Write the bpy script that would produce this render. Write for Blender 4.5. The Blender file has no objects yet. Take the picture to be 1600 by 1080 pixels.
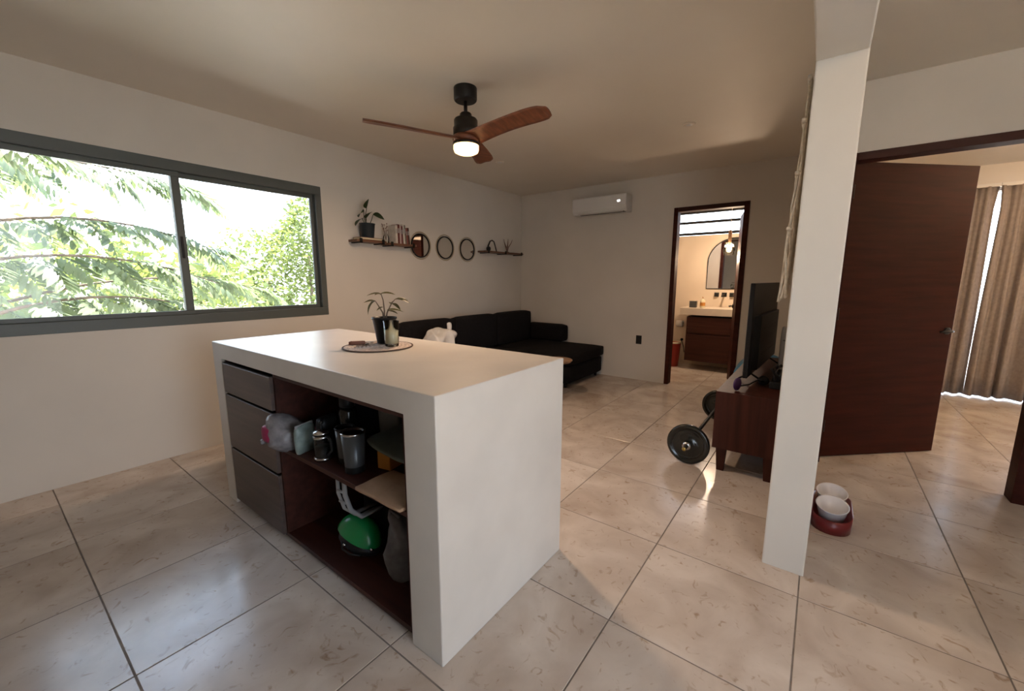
import bpy, bmesh, math, random
from mathutils import Vector, Matrix, noise
random.seed(7)
scene = bpy.context.scene
C = scene.collection
PI = math.pi

# ------------------------------------------------------------------ camera
CAM_H = 1.3453
F_PX, YAW, PITCH, ROLL = 640.55, 36.9164, -9.1573, 0.0731
cam_d = bpy.data.cameras.new('camera'); cam = bpy.data.objects.new('camera', cam_d); C.objects.link(cam)
cam_d.sensor_width = 36.0; cam_d.lens = F_PX/1600*36.0; cam_d.clip_start = 0.02; cam_d.clip_end = 300
_y, _p, _r = map(math.radians, (YAW, PITCH, ROLL))
fw = Vector((math.cos(_y)*math.cos(_p), math.sin(_y)*math.cos(_p), math.sin(_p)))
rt = Vector((math.sin(_y), -math.cos(_y), 0)); up = rt.cross(fw)
rt2 = rt*math.cos(_r)+up*math.sin(_r); up2 = -rt*math.sin(_r)+up*math.cos(_r)
M3 = Matrix((rt2, up2, -fw)).transposed()
cam.matrix_world = Matrix.Translation((0, 0, CAM_H)) @ M3.to_4x4()
scene.camera = cam

# ------------------------------------------------------------------ world, sun, exposure
w = bpy.data.worlds.new('hazy_sky'); scene.world = w; w.use_nodes = True
nt = w.node_tree; nt.nodes.clear()
wo = nt.nodes.new('ShaderNodeOutputWorld'); bg = nt.nodes.new('ShaderNodeBackground')
tc = nt.nodes.new('ShaderNodeTexCoord'); sp = nt.nodes.new('ShaderNodeSeparateXYZ'); cr = nt.nodes.new('ShaderNodeValToRGB')
nt.links.new(tc.outputs['Generated'], sp.inputs[0]); nt.links.new(sp.outputs['Z'], cr.inputs[0])
cr.color_ramp.elements[0].position = 0.0; cr.color_ramp.elements[0].color = (0.80, 0.90, 1.0, 1)
cr.color_ramp.elements[1].position = 0.9; cr.color_ramp.elements[1].color = (0.42, 0.64, 1.0, 1)
nt.links.new(cr.outputs[0], bg.inputs[0]); bg.inputs[1].default_value = 5.5
nt.links.new(bg.outputs[0], wo.inputs[0])
sun_d = bpy.data.lights.new('sun', 'SUN'); sun_d.energy = 30.0; sun_d.angle = math.radians(1.0); sun_d.color = (1.0, 0.93, 0.82)
sun = bpy.data.objects.new('sun', sun_d); C.objects.link(sun)
sun.rotation_euler = Vector((-0.02, -0.27, -1.0)).to_track_quat('-Z', 'Y').to_euler()
sun.location = (2, 8, 9)
vs = scene.view_settings
vs.view_transform = 'Standard'; vs.look = 'None'; vs.gamma = 1.0; vs.use_curve_mapping = False
vs.exposure = 0.61

def portal(loc, sx, sy, direction):
    d = bpy.data.lights.new('window_portal', 'AREA'); d.shape = 'RECTANGLE'; d.size = sx; d.size_y = sy
    d.cycles.is_portal = True
    o = bpy.data.objects.new('window_portal', d); C.objects.link(o); o.location = loc
    o.rotation_euler = Vector(direction).to_track_quat('-Z', 'Z').to_euler()

# ------------------------------------------------------------------ key dimensions (metres)
YW, XF, HC = 3.858, 5.376, 2.617        # window wall, far wall, ceiling
XP, PY0, PY1 = 2.154, -0.055, 0.110     # end of partition (pillar)
XD = 3.697                              # bedroom door wall
XB, YR = -1.8, -2.0                     # back of room and hall right wall
XBR, YBR = 7.08, -3.5                   # bedroom far wall / side wall
XBA, YBA0, YBA1 = 6.95, 0.45, 2.15      # bathroom
portal((1.04, YW+0.14, 1.6), 2.1, 1.15, (0, -1, 0))
portal((XB-0.14, -1.46, 1.1), .92, 2.2, (1, 0, 0))
portal((.3, YR-0.14, 1.1), 1.4, 2.2, (0, 1, 0))
portal((XBR+0.1, -2.2, 1.16), 1.9, 2.3, (-1, 0, 0))
portal((XBA+0.1, 1.3, 2.25), 1.3, 0.42, (-1, 0, 0))

# ------------------------------------------------------------------ materials
def new_mat(name):
    m = bpy.data.materials.new(name); m.use_nodes = True
    n = m.node_tree; n.nodes.clear()
    o = n.nodes.new('ShaderNodeOutputMaterial'); b = n.nodes.new('ShaderNodeBsdfPrincipled')
    n.links.new(b.outputs[0], o.inputs[0]); return m, n, b, o
def mat(name, col, rough=0.5, metal=0.0, var=0.0, scale=6.0, bump=0.0, bscale=60.0, spec=0.5, emit=None, es=0.0, stretch=(1, 1, 1), coat=0.0, rvar=0.0, detail=5.0):
    m, n, b, o = new_mat(name)
    b.inputs['Base Color'].default_value = (*col, 1); b.inputs['Roughness'].default_value = rough
    b.inputs['Metallic'].default_value = metal; b.inputs['Specular IOR Level'].default_value = spec
    b.inputs['Coat Weight'].default_value = coat
    if emit: b.inputs['Emission Color'].default_value = (*emit, 1); b.inputs['Emission Strength'].default_value = es
    if var or bump or rvar:
        t = n.nodes.new('ShaderNodeTexCoord'); mp = n.nodes.new('ShaderNodeMapping'); mp.inputs['Scale'].default_value = stretch
        n.links.new(t.outputs['Object'], mp.inputs[0])
    if var or rvar:
        nz = n.nodes.new('ShaderNodeTexNoise'); nz.inputs['Scale'].default_value = scale; nz.inputs['Detail'].default_value = detail
        n.links.new(mp.outputs[0], nz.inputs['Vector'])
    if var:
        rp = n.nodes.new('ShaderNodeValToRGB')
        rp.color_ramp.elements[0].position = 0.3; rp.color_ramp.elements[1].position = 0.7
        rp.color_ramp.elements[0].color = (*[max(0, c*(1-var)) for c in col], 1)
        rp.color_ramp.elements[1].color = (*[min(1, c*(1+var)) for c in col], 1)
        n.links.new(nz.outputs[0], rp.inputs[0]); n.links.new(rp.outputs[0], b.inputs['Base Color'])
    if rvar:
        mr = n.nodes.new('ShaderNodeMapRange'); mr.inputs[1].default_value = .3; mr.inputs[2].default_value = .7
        mr.inputs[3].default_value = max(.02, rough-rvar); mr.inputs[4].default_value = rough+rvar
        n.links.new(nz.outputs[0], mr.inputs[0]); n.links.new(mr.outputs[0], b.inputs['Roughness'])
    if bump:
        nb = n.nodes.new('ShaderNodeTexNoise'); nb.inputs['Scale'].default_value = bscale; nb.inputs['Detail'].default_value = 4
        n.links.new(mp.outputs[0], nb.inputs['Vector'])
        bp = n.nodes.new('ShaderNodeBump'); bp.inputs['Strength'].default_value = bump; bp.inputs['Distance'].default_value = 0.01
        n.links.new(nb.outputs[0], bp.inputs['Height']); n.links.new(bp.outputs[0], b.inputs['Normal'])
    return m
def glass_mat(name, tint=(1, 1, 1), refl=0.9):
    m = bpy.data.materials.new(name); m.use_nodes = True; n = m.node_tree; n.nodes.clear()
    o = n.nodes.new('ShaderNodeOutputMaterial'); mx = n.nodes.new('ShaderNodeMixShader')
    tr = n.nodes.new('ShaderNodeBsdfTransparent'); gl = n.nodes.new('ShaderNodeBsdfGlossy'); fr = n.nodes.new('ShaderNodeFresnel')
    tr.inputs[0].default_value = (*tint, 1); gl.inputs['Roughness'].default_value = 0.02; fr.inputs[0].default_value = 1.45
    gl.inputs[0].default_value = (refl, refl, refl, 1)
    n.links.new(fr.outputs[0], mx.inputs[0]); n.links.new(tr.outputs[0], mx.inputs[1]); n.links.new(gl.outputs[0], mx.inputs[2])
    n.links.new(mx.outputs[0], o.inputs[0]); return m
def tile_mat():
    m, n, b, o = new_mat('limestone_tile')
    t = n.nodes.new('ShaderNodeTexCoord'); oi = n.nodes.new('ShaderNodeObjectInfo')
    ad = n.nodes.new('ShaderNodeVectorMath'); ad.operation = 'MULTIPLY_ADD'
    cx = n.nodes.new('ShaderNodeCombineXYZ')
    for k in range(3):
        ml = n.nodes.new('ShaderNodeMath'); ml.operation = 'MULTIPLY'; ml.inputs[1].default_value = (37.0, 91.0, 13.0)[k]
        n.links.new(oi.outputs['Random'], ml.inputs[0]); n.links.new(ml.outputs[0], cx.inputs[k])
    ad.inputs[1].default_value = (1, 1, 1)
    n.links.new(t.outputs['Object'], ad.inputs[0]); n.links.new(cx.outputs[0], ad.inputs[2])
    def nz(scale, detail, dist=0.0):
        x = n.nodes.new('ShaderNodeTexNoise'); x.inputs['Scale'].default_value = scale; x.inputs['Detail'].default_value = detail
        x.inputs['Distortion'].default_value = dist; n.links.new(ad.outputs[0], x.inputs['Vector']); return x
    n1 = nz(3.5, 6, .6)
    r1 = n.nodes.new('ShaderNodeValToRGB'); e = r1.color_ramp.elements
    e[0].position = .3; e[0].color = (.47, .395, .335, 1); e[1].position = .68; e[1].color = (.68, .615, .555, 1)
    n.links.new(n1.outputs[0], r1.inputs[0])
    n2 = nz(15.0, 9, 2.0)      # dark fossil flecks and short veins
    r2 = n.nodes.new('ShaderNodeValToRGB'); e = r2.color_ramp.elements
    e[0].position = .27; e[0].color = (1, 1, 1, 1); e[1].position = .40; e[1].color = (0, 0, 0, 1)
    n.links.new(n2.outputs[0], r2.inputs[0])
    mx = n.nodes.new('ShaderNodeMixRGB'); mx.blend_type = 'MULTIPLY'; mx.inputs[2].default_value = (.68, .585, .49, 1)
    n.links.new(r2.outputs[0], mx.inputs[0]); n.links.new(r1.outputs[0], mx.inputs[1]); n.links.new(mx.outputs[0], b.inputs['Base Color'])
    mr = n.nodes.new('ShaderNodeMapRange'); mr.inputs[1].default_value = .3; mr.inputs[2].default_value = .7
    mr.inputs[3].default_value = .16; mr.inputs[4].default_value = .27
    n3 = nz(5.0, 3); n.links.new(n3.outputs[0], mr.inputs[0]); n.links.new(mr.outputs[0], b.inputs['Roughness'])
    return m
def leaf_mat(name, col, tcol, var=.3):
    m = bpy.data.materials.new(name); m.use_nodes = True; n = m.node_tree; n.nodes.clear()
    o = n.nodes.new('ShaderNodeOutputMaterial'); mx = n.nodes.new('ShaderNodeMixShader'); mx.inputs[0].default_value = .45
    b = n.nodes.new('ShaderNodeBsdfPrincipled'); tr = n.nodes.new('ShaderNodeBsdfTranslucent')
    b.inputs['Roughness'].default_value = .45
    t = n.nodes.new('ShaderNodeTexCoord'); nz = n.nodes.new('ShaderNodeTexNoise'); nz.inputs['Scale'].default_value = 3.0
    n.links.new(t.outputs['Object'], nz.inputs['Vector'])
    for c, s in ((col, b.inputs['Base Color']), (tcol, tr.inputs[0])):
        r = n.nodes.new('ShaderNodeValToRGB'); e = r.color_ramp.elements
        e[0].position = .3; e[1].position = .7
        e[0].color = (*[x*(1-var) for x in c], 1); e[1].color = (*[x*(1+var) for x in c], 1)
        n.links.new(nz.outputs[0], r.inputs[0]); n.links.new(r.outputs[0], s)
    n.links.new(b.outputs[0], mx.inputs[1]); n.links.new(tr.outputs[0], mx.inputs[2]); n.links.new(mx.outputs[0], o.inputs[0]); return m

M = {}
M['plaster'] = mat('cream_plaster', (.66, .615, .55), .62, var=.04, scale=1.6, bump=.06, bscale=5.0, detail=8)
M['ceiling'] = mat('ceiling_plaster', (.76, .70, .605), .55, var=.04, scale=1.2, bump=.08, bscale=3.0)
M['pillar'] = M['plaster']
M['tile'] = tile_mat()
M['grout'] = mat('grey_grout', (.20, .175, .155), .85, var=.25, scale=14)
M['concrete'] = mat('polished_cement', (.63, .585, .53), .30, var=.06, scale=3.6, bump=.16, bscale=5.0, detail=4, stretch=(1, 1, 1))
M['wood'] = mat('dark_red_wood', (.050, .0135, .008), .5, spec=.22, var=.35, scale=3.0, stretch=(9, 9, .6), detail=7)
M['wood_h'] = mat('dark_red_wood_horizontal', (.046, .0125, .0075), .5, spec=.25, var=.35, scale=3.0, stretch=(9, .6, 9), detail=7)
M['doorwood'] = mat('door_wood', (.046, .009, .0045), .6, spec=.15, var=.30, scale=3.0, stretch=(.7, .7, 8), detail=7)
M['drawer'] = mat('drawer_wood', (.080, .052, .042), .40, var=.30, scale=3.0, stretch=(9, .5, 9), detail=7)
M['walnut'] = mat('walnut_fan_wood', (.17, .055, .024), .45, var=.35, scale=4.0, stretch=(1, 9, 9), detail=6)
M['shelfwood'] = mat('shelf_wood', (.14, .065, .035), .5, var=.35, scale=4.0, stretch=(.6, 9, 9))
M['tabletop'] = mat('light_slab_wood', (.34, .20, .11), .5, var=.35, scale=4, stretch=(9, 1, 9))
M['alu'] = mat('charcoal_aluminium', (.095, .108, .100), .45)
M['black'] = mat('black_metal', (.010, .010, .010), .45, spec=.35)
M['blackgloss'] = mat('black_gloss_enamel', (.010, .012, .011), .18, spec=.6)
M['blackplastic'] = mat('black_plastic', (.011, .011, .012), .42, spec=.3)
M['bronze'] = mat('dark_bronze', (.030, .026, .022), .38, metal=.6)
M['chrome'] = mat('brushed_steel', (.55, .55, .55), .22, metal=1)
M['brass'] = mat('brass_end', (.50, .36, .12), .3, metal=1)
M['white'] = mat('white_plastic', (.72, .71, .69), .38)
M['ceramic'] = mat('white_ceramic', (.80, .78, .80), .18)
M['maroon'] = mat('maroon_plastic', (.16, .012, .014), .35)
M['fabric'] = mat('black_sofa_fabric', (.010, .009, .010), .95, var=.25, scale=40, bump=.25, bscale=220, spec=.2)
M['curtain'] = mat('taupe_curtain', (.345, .305, .29), .9, var=.12, scale=30, bump=.1, bscale=300, spec=.2)
M['cord'] = mat('cotton_cord', (.66, .57, .45), .95, var=.15, scale=60, bump=.4, bscale=300)
M['glass'] = glass_mat('window_glass', refl=.4)
M['clearglass'] = glass_mat('clear_glass', (.93, .95, .93))
M['mirror'] = mat('mirror_silver', (.82, .82, .80), .02, metal=1)
M['lamp'] = mat('warm_lamp_glass', (1, .8, .5), .4, emit=(1.0, .60, .27), es=3.0)
M['soil'] = mat('potting_soil', (.03, .02, .014), .95, var=.4, scale=60)
M['navy'] = mat('navy_cloth', (.008, .012, .026), .9, var=.2, scale=30)
M['green'] = mat('green_shell_plastic', (.006, .24, .065), .25)
M['kraft'] = mat('kraft_paper', (.38, .24, .145), .8, var=.12, scale=12, bump=.5, bscale=14)
M['orange'] = mat('orange_card', (.50, .21, .035), .6)
M['pouch'] = mat('grey_green_pouch', (.105, .125, .105), .55, var=.15, scale=8, bump=.3, bscale=18)
M['greypaper'] = mat('grey_plastic_sack', (.23, .23, .23), .6, var=.1)
M['greycloth'] = mat('grey_cloth', (.13, .12, .12), .95, var=.2, scale=30)
M['plasticbag'] = mat('clouded_plastic_bag', (.20, .19, .20), .25, var=.3, scale=25, bump=.6, bscale=30)
M['pink'] = mat('magenta_wrapper', (.28, .012, .07), .4)
M['wrapper'] = mat('pale_green_wrapper', (.20, .25, .235), .35, var=.3, scale=25)
M['maroonpack'] = mat('maroon_pack', (.13, .015, .03), .45)
M['slate'] = mat('slate_grey_steel', (.075, .080, .085), .33, metal=.3)
M['strap'] = mat('pale_strap_trim', (.34, .34, .34), .8)
M['whitebag'] = mat('white_plastic_bag', (.66, .65, .64), .45, var=.06, scale=10, bump=.7, bscale=22)
M['woven'] = mat('woven_mat_fibre', (.56, .47, .42), .9, var=.3, scale=70, bump=.6, bscale=160)
M['wovendark'] = mat('woven_mat_rim', (.09, .06, .045), .9)
M['wax'] = mat('candle_wax', (.66, .60, .42), .6)
M['leafwood'] = mat('reddish_wood', (.20, .08, .05), .5, var=.3, scale=20)
M['purple'] = mat('purple_plastic', (.055, .014, .10), .35)
M['blue'] = mat('blue_vinyl', (.02, .25, .50), .35)
M['bathwall'] = mat('bathroom_plaster', (.70, .60, .48), .6, var=.04, scale=2)
M['counter'] = mat('cement_counter', (.66, .58, .48), .4, var=.06, scale=5)
M['red'] = mat('red_bin_plastic', (.40, .035, .02), .45)
M['gold'] = mat('aged_gold_ring', (.52, .43, .31), .4, metal=.4)
M['ground'] = mat('pale_ground', (.58, .55, .50), .9, var=.10, scale=.6)
M['terrace'] = mat('terrace_stone', (.54, .50, .45), .8, var=.1, scale=2)
M['bark'] = mat('grey_bark', (.16, .12, .09), .9, var=.3, scale=12)
M['leaf1'] = leaf_mat('pinnate_leaf', (.105, .135, .075), (.15, .195, .080))
M['leaf2'] = leaf_mat('sunny_leaf', (.105, .135, .035), (.17, .21, .050))
M['leaf3'] = leaf_mat('pot_plant_leaf', (.085, .075, .035), (.10, .10, .035))
M['leaf4'] = leaf_mat('dark_pot_leaf', (.022, .045, .018), (.05, .09, .02))
M['dried'] = mat('dried_stems', (.20, .13, .10), .8, var=.3, scale=30)
M['pothblue'] = mat('dark_blue_pot', (.012, .022, .030), .4)

# ------------------------------------------------------------------ mesh builder
class MB:
    def __init__(s): s.v = []; s.f = []; s.sm = []
    def add(s, vs, fs, smooth=False):
        o = len(s.v); s.v += [tuple(q) for q in vs]
        for q in fs: s.f.append(tuple(o+i for i in q)); s.sm.append(smooth)
        return s
    def box(s, x0, x1, y0, y1, z0, z1, T=None):
        vs = [Vector(q) for q in ((x0,y0,z0),(x1,y0,z0),(x1,y1,z0),(x0,y1,z0),(x0,y0,z1),(x1,y0,z1),(x1,y1,z1),(x0,y1,z1))]
        if T: vs = [T @ q for q in vs]
        return s.add(vs, [(0,3,2,1),(4,5,6,7),(0,1,5,4),(1,2,6,5),(2,3,7,6),(3,0,4,7)])
    def cbox(s, c, d, T=None):
        return s.box(c[0]-d[0]/2, c[0]+d[0]/2, c[1]-d[1]/2, c[1]+d[1]/2, c[2]-d[2]/2, c[2]+d[2]/2, T)
    def lathe(s, prof, n=24, c=(0, 0, 0), T=None, sx=1.0, sy=1.0, cap=True):
        vs = []; fs = []
        for r, z in prof:
            for k in range(n):
                a = 2*PI*k/n; q = Vector((c[0]+r*math.cos(a)*sx, c[1]+r*math.sin(a)*sy, c[2]+z)); vs.append(T @ q if T else q)
        m = len(prof)
        for i in range(m-1):
            for k in range(n):
                k2 = (k+1) % n; fs.append((i*n+k, i*n+k2, (i+1)*n+k2, (i+1)*n+k))
        s.add(vs, fs, True)
        if cap:
            o = len(s.v)-len(vs)
            if prof[0][0] > 1e-5: s.f.append(tuple(o+k for k in reversed(range(n)))); s.sm.append(False)
            if prof[-1][0] > 1e-5: s.f.append(tuple(o+(m-1)*n+k for k in range(n))); s.sm.append(False)
        return s
    def tube(s, pts, r, n=8, cap=True):
        pts = [Vector(q) for q in pts]; m = len(pts); rs = r if isinstance(r, (list, tuple)) else [r]*m
        vs = []; fs = []; ref = None
        for i, q in enumerate(pts):
            d = (pts[min(i+1, m-1)]-pts[max(i-1, 0)]); d = d.normalized() if d.length > 1e-9 else Vector((0, 0, 1))
            if ref is None: ref = Vector((0, 0, 1)) if abs(d.z) < .9 else Vector((1, 0, 0))
            a = d.cross(ref).normalized(); b = a.cross(d).normalized(); ref = b
            for k in range(n):
                t = 2*PI*k/n; vs.append(q+(a*math.cos(t)+b*math.sin(t))*rs[i])
        for i in range(m-1):
            for k in range(n):
                k2 = (k+1) % n; fs.append((i*n+k, (i+1)*n+k, (i+1)*n+k2, i*n+k2))
        s.add(vs, fs, True); o = len(s.v)-len(vs)
        if cap:
            s.f.append(tuple(o+k for k in range(n))); s.sm.append(False)
            s.f.append(tuple(o+(m-1)*n+k for k in reversed(range(n)))); s.sm.append(False)
        return s
    def soft(s, c, d, r=.05, puff=0.0, n=8, T=None, wob=0.0, seed=0):
        """rounded cushion-like box, bulged by puff and wrinkled by wob"""
        h = [q/2 for q in d]; r = min(r, min(h)*.98); idx = {}; vs = []; fs = []
        def vert(i, j, k):
            key = (i, j, k)
            if key in idx: return idx[key]
            u = [2*q/n-1 for q in key]
            p = Vector([u[a]*h[a] for a in range(3)])
            core = Vector([max(-(h[a]-r), min(h[a]-r, p[a])) for a in range(3)])
            dl = p-core
            if dl.length > 1e-6: p = core+dl.normalized()*r
            if puff:
                for a in range(3):
                    o1, o2 = [b for b in range(3) if b != a]
                    p[a] += puff*u[a]*(1-u[o1]**2)*(1-u[o2]**2)*abs(u[a])
            if wob: p += Vector(noise.noise_vector(p*9+Vector((seed*3.1, seed, 0))))*wob
            p += Vector(c)
            vs.append(T @ p if T else p); idx[key] = len(vs)-1; return idx[key]
        for a in range(3):
            for side in (0, n):
                for i in range(n):
                    for j in range(n):
                        q = []
                        for di, dj in ((0,0),(1,0),(1,1),(0,1)):
                            k = [0, 0, 0]; k[a] = side; o1, o2 = [(1,2),(2,0),(0,1)][a]; k[o1] = i+di; k[o2] = j+dj; q.append(vert(*k))
                        fs.append(tuple(q if side else q[::-1]))
        return s.add(vs, fs, True)
    def prism(s, poly, z0, z1, T=None):
        n = len(poly); vs = [Vector((x, y, z0)) for x, y in poly]+[Vector((x, y, z1)) for x, y in poly]
        if T: vs = [T @ q for q in vs]
        return s.add(vs, [tuple(reversed(range(n))), tuple(range(n, 2*n))]+[(i, (i+1) % n, n+(i+1) % n, n+i) for i in range(n)])
    def mesh(s, name):
        me = bpy.data.meshes.new(name); me.from_pydata(s.v, [], s.f); me.polygons.foreach_set('use_smooth', s.sm); me.update(); return me
    def build(s, name, m, parent=None, bev=0.0, seg=2):
        me = s.mesh(name); me.materials.append(M[m] if isinstance(m, str) else m)
        return link(name, me, parent, bev, seg)
def link(name, me, parent=None, bev=0.0, seg=2):
    o = bpy.data.objects.new(name, me); C.objects.link(o); o.parent = parent
    if bev:
        b = o.modifiers.new('bevel', 'BEVEL'); b.width = bev; b.segments = seg; b.limit_method = 'ANGLE'; b.angle_limit = .6
    return o
def tag(o, label=None, cat=None, group=None, kind=None):
    if label: o['label'] = label
    if cat: o['category'] = cat
    if group: o['group'] = group
    if kind: o['kind'] = kind
    return o
def thing(name, label, cat, loc=(0, 0, 0), rz=0.0, group=None, kind=None):
    o = bpy.data.objects.new(name, None); C.objects.link(o); o.location = loc; o.rotation_euler = (0, 0, rz)
    o.empty_display_size = .1
    return tag(o, label, cat, group, kind)
def struct(name, mb, m, bev=0.0, parent=None):
    o = mb.build(name, m, parent, bev); o['kind'] = 'structure'; return o
def sroot(name):
    o = bpy.data.objects.new(name, None); C.objects.link(o); o['kind'] = 'structure'; return o
def RX(a): return Matrix.Rotation(a, 4, 'X')
def RY(a): return Matrix.Rotation(a, 4, 'Y')
def RZ(a): return Matrix.Rotation(a, 4, 'Z')
def TR(*q): return Matrix.Translation(q)

# ------------------------------------------------------------------ the setting: floor with tiles
floor = struct('floor', MB().box(XB-.2, XBR+.2, YBR-.2, YW+.15, -.16, -.0018), 'grout')
G = .0028
rects = [(XB, XBR, YBR, YW)]
full = None; X0, Y0, TS = 0.1905, 0.5584, 0.6
def tile_mesh(w_, h_):
    b = .0012
    return MB().add([(-w_/2,-h_/2,-.012),(w_/2,-h_/2,-.012),(w_/2,h_/2,-.012),(-w_/2,h_/2,-.012),
                     (-w_/2,-h_/2,-b),(w_/2,-h_/2,-b),(w_/2,h_/2,-b),(-w_/2,h_/2,-b),
                     (-w_/2+b,-h_/2+b,0),(w_/2-b,-h_/2+b,0),(w_/2-b,h_/2-b,0),(-w_/2+b,h_/2-b,0)],
                    [(0,1,5,4),(1,2,6,5),(2,3,7,6),(3,0,4,7),(4,5,9,8),(5,6,10,9),(6,7,11,10),(7,4,8,11),(8,9,10,11)]).mesh('floor_tile')
tcache = {}
for (rx0, rx1, ry0, ry1) in rects:
    for i in range(-8, 14):
        for j in range(-9, 8):
            a0, a1 = max(rx0, X0+i*TS), min(rx1, X0+(i+1)*TS); b0, b1 = max(ry0, Y0+j*TS), min(ry1, Y0+(j+1)*TS)
            if a1-a0 < .02 or b1-b0 < .02: continue
            if (a1 < XD and b1 < YR) or (a0 > XF+.1 and b0 > YBA1+.1): continue      # outside the rooms
            wq, hq = round(a1-a0-2*G, 4), round(b1-b0-2*G, 4)
            if (wq, hq) not in tcache:
                tcache[(wq, hq)] = tile_mesh(wq, hq); tcache[(wq, hq)].materials.append(M['tile'])
            o = bpy.data.objects.new('tile', tcache[(wq, hq)]); C.objects.link(o); o.parent = floor
            o.location = ((a0+a1)/2, (b0+b1)/2, random.uniform(-.0003, .0))

# ceiling
ceil = struct('ceiling', MB().box(XB-.2, XBR+.2, YBR-.2, YW+.15, HC, HC+.16), 'ceiling')
# window wall (left) with opening
WX0, WX1, WZ0, WZ1 = -0.06, 2.137, 1.003, 2.198
T_ = .15
mb = MB()
mb.box(XB-.2, WX0, YW, YW+T_, -.16, HC).box(WX1, XF+.1, YW, YW+T_, -.16, HC)
mb.box(WX0, WX1, YW, YW+T_, -.16, WZ0).box(WX0, WX1, YW, YW+T_, WZ1, HC)
struct('wall_left', mb, 'plaster')
# far wall with bathroom doorway
BY0, BY1, BZ = 0.735, 1.549, 2.211
mb = MB()
mb.box(XF, XF+.1, BY1, YW+T_, -.16, HC).box(XF, XF+.1, PY1-.02, BY0, -.16, HC).box(XF, XF+.1, BY0, BY1, BZ, HC)
struct('wall_back', mb, 'plaster')
# partition between living room and hall, and overhead beam
struct('wall_partition', MB().box(XP, XF+.1, PY0, PY1, -.01, HC), 'pillar', bev=.006)
struct('beam', MB().box(XB, XP, PY0, PY1, 2.2, HC), 'pillar', bev=.006)
# bedroom door wall
DY0, DY1, DZ = -1.10, -0.056, 2.178
mb = MB()
mb.box(XD, XD+.1, YR-.1, DY0, -.16, HC).box(XD, XD+.1, DY0, PY0+.001, DZ, HC)
struct('wall_hallway', mb, 'plaster')
# hall right wall; wall behind the camera with glazed terrace doors; stub wall under the beam, added to shade the island front
mb = MB()
mb.box(XB-.2, -.4, YR-.15, YR, -.16, HC).box(1.0, XD+.1, YR-.15, YR, -.16, HC).box(-.4, 1.0, YR-.15, YR, 2.2, HC).box(-.4, 1.0, YR-.15, YR, -.16, -.004)
struct('wall_right', mb, 'plaster')
struct('wall_front', MB().box(XB-.2, XB, -1.0, YW+T_, -.16, HC).box(XB-.2, XB, YR, -1.92, -.16, HC).box(XB-.2, XB, -1.92, -1.0, 2.2, HC).box(XB-.2, XB, -1.92, -1.0, -.16, -.004), 'plaster')
struct('wall_stub_added', MB().box(XB, -.55, PY0, PY1, -.01, 2.2), 'plaster')  # unseen; blocks terrace door light from the island front
# bedroom shell
mb = MB().box(XBR, XBR+.12, -1.15, PY1, -.16, HC).box(XBR, XBR+.12, YBR-.1, -3.2, -.16, HC).box(XBR, XBR+.12, -3.2, -1.15, 2.33, HC).box(XBR, XBR+.12, -3.2, -1.15, -.16, -.003)
struct('wall_bedroom_back', mb, 'plaster')
struct('wall_bedroom_left', MB().box(XF+.1, XBR, PY0, PY0+.1, -.16, HC), 'plaster')
struct('wall_bedroom_right', MB().box(XD, XBR+.12, YBR-.12, YBR, -.16, HC).box(XD, XD+.1, YBR, YR-.1, -.16, HC), 'plaster')
# bathroom shell with a clerestory opening
mb = MB().box(XBA, XBA+.12, YBA0, YBA1, -.16, 2.02).box(XBA, XBA+.12, YBA0, .62, 2.02, HC).box(XBA, XBA+.12, 1.95, YBA1, 2.02, HC).box(XBA, XBA+.12, .62, 1.95, 2.47, HC)
struct('wall_bathroom_back', mb, 'bathwall')
struct('wall_bathroom_left', MB().box(XF+.1, XBA+.12, YBA1, YBA1+.1, -.16, HC), 'bathwall')
struct('wall_bathroom_right', MB().box(XF+.1, XBA+.12, YBA0-.1, YBA0, -.16, HC), 'bathwall')

# living room window
win = sroot('window_1')
def frame_piece(nm, mb, par=win, m='alu', bev=.003): return mb.build(nm, m, par, bev)
fy0, fy1 = YW-.006, YW+.07
frame_piece('frame_rail', MB().box(WX0, WX1, fy0, fy1, WZ1-.075, WZ1))
frame_piece('frame_rail', MB().box(WX0, WX1, fy0, fy1, WZ0, WZ0+.075))
frame_piece('frame_stile', MB().box(WX1-.055, WX1, fy0, fy1, WZ0+.075, WZ1-.075))
frame_piece('frame_stile', MB().box(WX0, WX0+.055, fy0, fy1, WZ0+.075, WZ1-.075))
for k, (a, b, yy) in enumerate(((WX0+.055, 1.065, YW+.012), (1.015, WX1-.055, YW+.042))):
    sash = frame_piece('sash', MB().box(a, b, yy, yy+.025, WZ1-.11, WZ1-.075).box(a, b, yy, yy+.025, WZ0+.075, WZ0+.105)
        .box(a, a+.045 if k else a+.03, yy, yy+.025, WZ0+.105, WZ1-.11).box(b-.03 if k else b-.05, b, yy, yy+.025, WZ0+.105, WZ1-.11))
    MB().box(a+.03, b-.03, yy+.010, yy+.014, WZ0+.1, WZ1-.105).build('pane', 'glass', sash)
MB().box(1.028, 1.046, YW+.004, YW+.012, 1.5, 1.66).build('latch', 'black', win, .003)
# bathroom clerestory
win2 = sroot('window_2')
for z in (2.045, 2.215, 2.365):
    MB().box(XBA-.012, XBA+.03, .62, 1.95, z-.019, z+.019).build('glazing_bar', 'black', win2, .002)
for z0, z1 in ((2.064, 2.196), (2.234, 2.346), (2.384, 2.47)):
    MB().box(XBA+.05, XBA+.054, .62, 1.95, z0, z1).build('pane', 'glass', win2)
# bedroom window
win3 = sroot('window_3')
for y in (-3.18, -2.2, -1.2):
    MB().box(XBR+.02, XBR+.08, y-.03, y+.03, 0, 2.33).build('frame_stile', 'alu', win3)
for y0, y1 in ((-3.15, -2.23), (-2.17, -1.23)):
    MB().box(XBR+.045, XBR+.05, y0, y1, .02, 2.3).build('pane', 'glass', win3)
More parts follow.
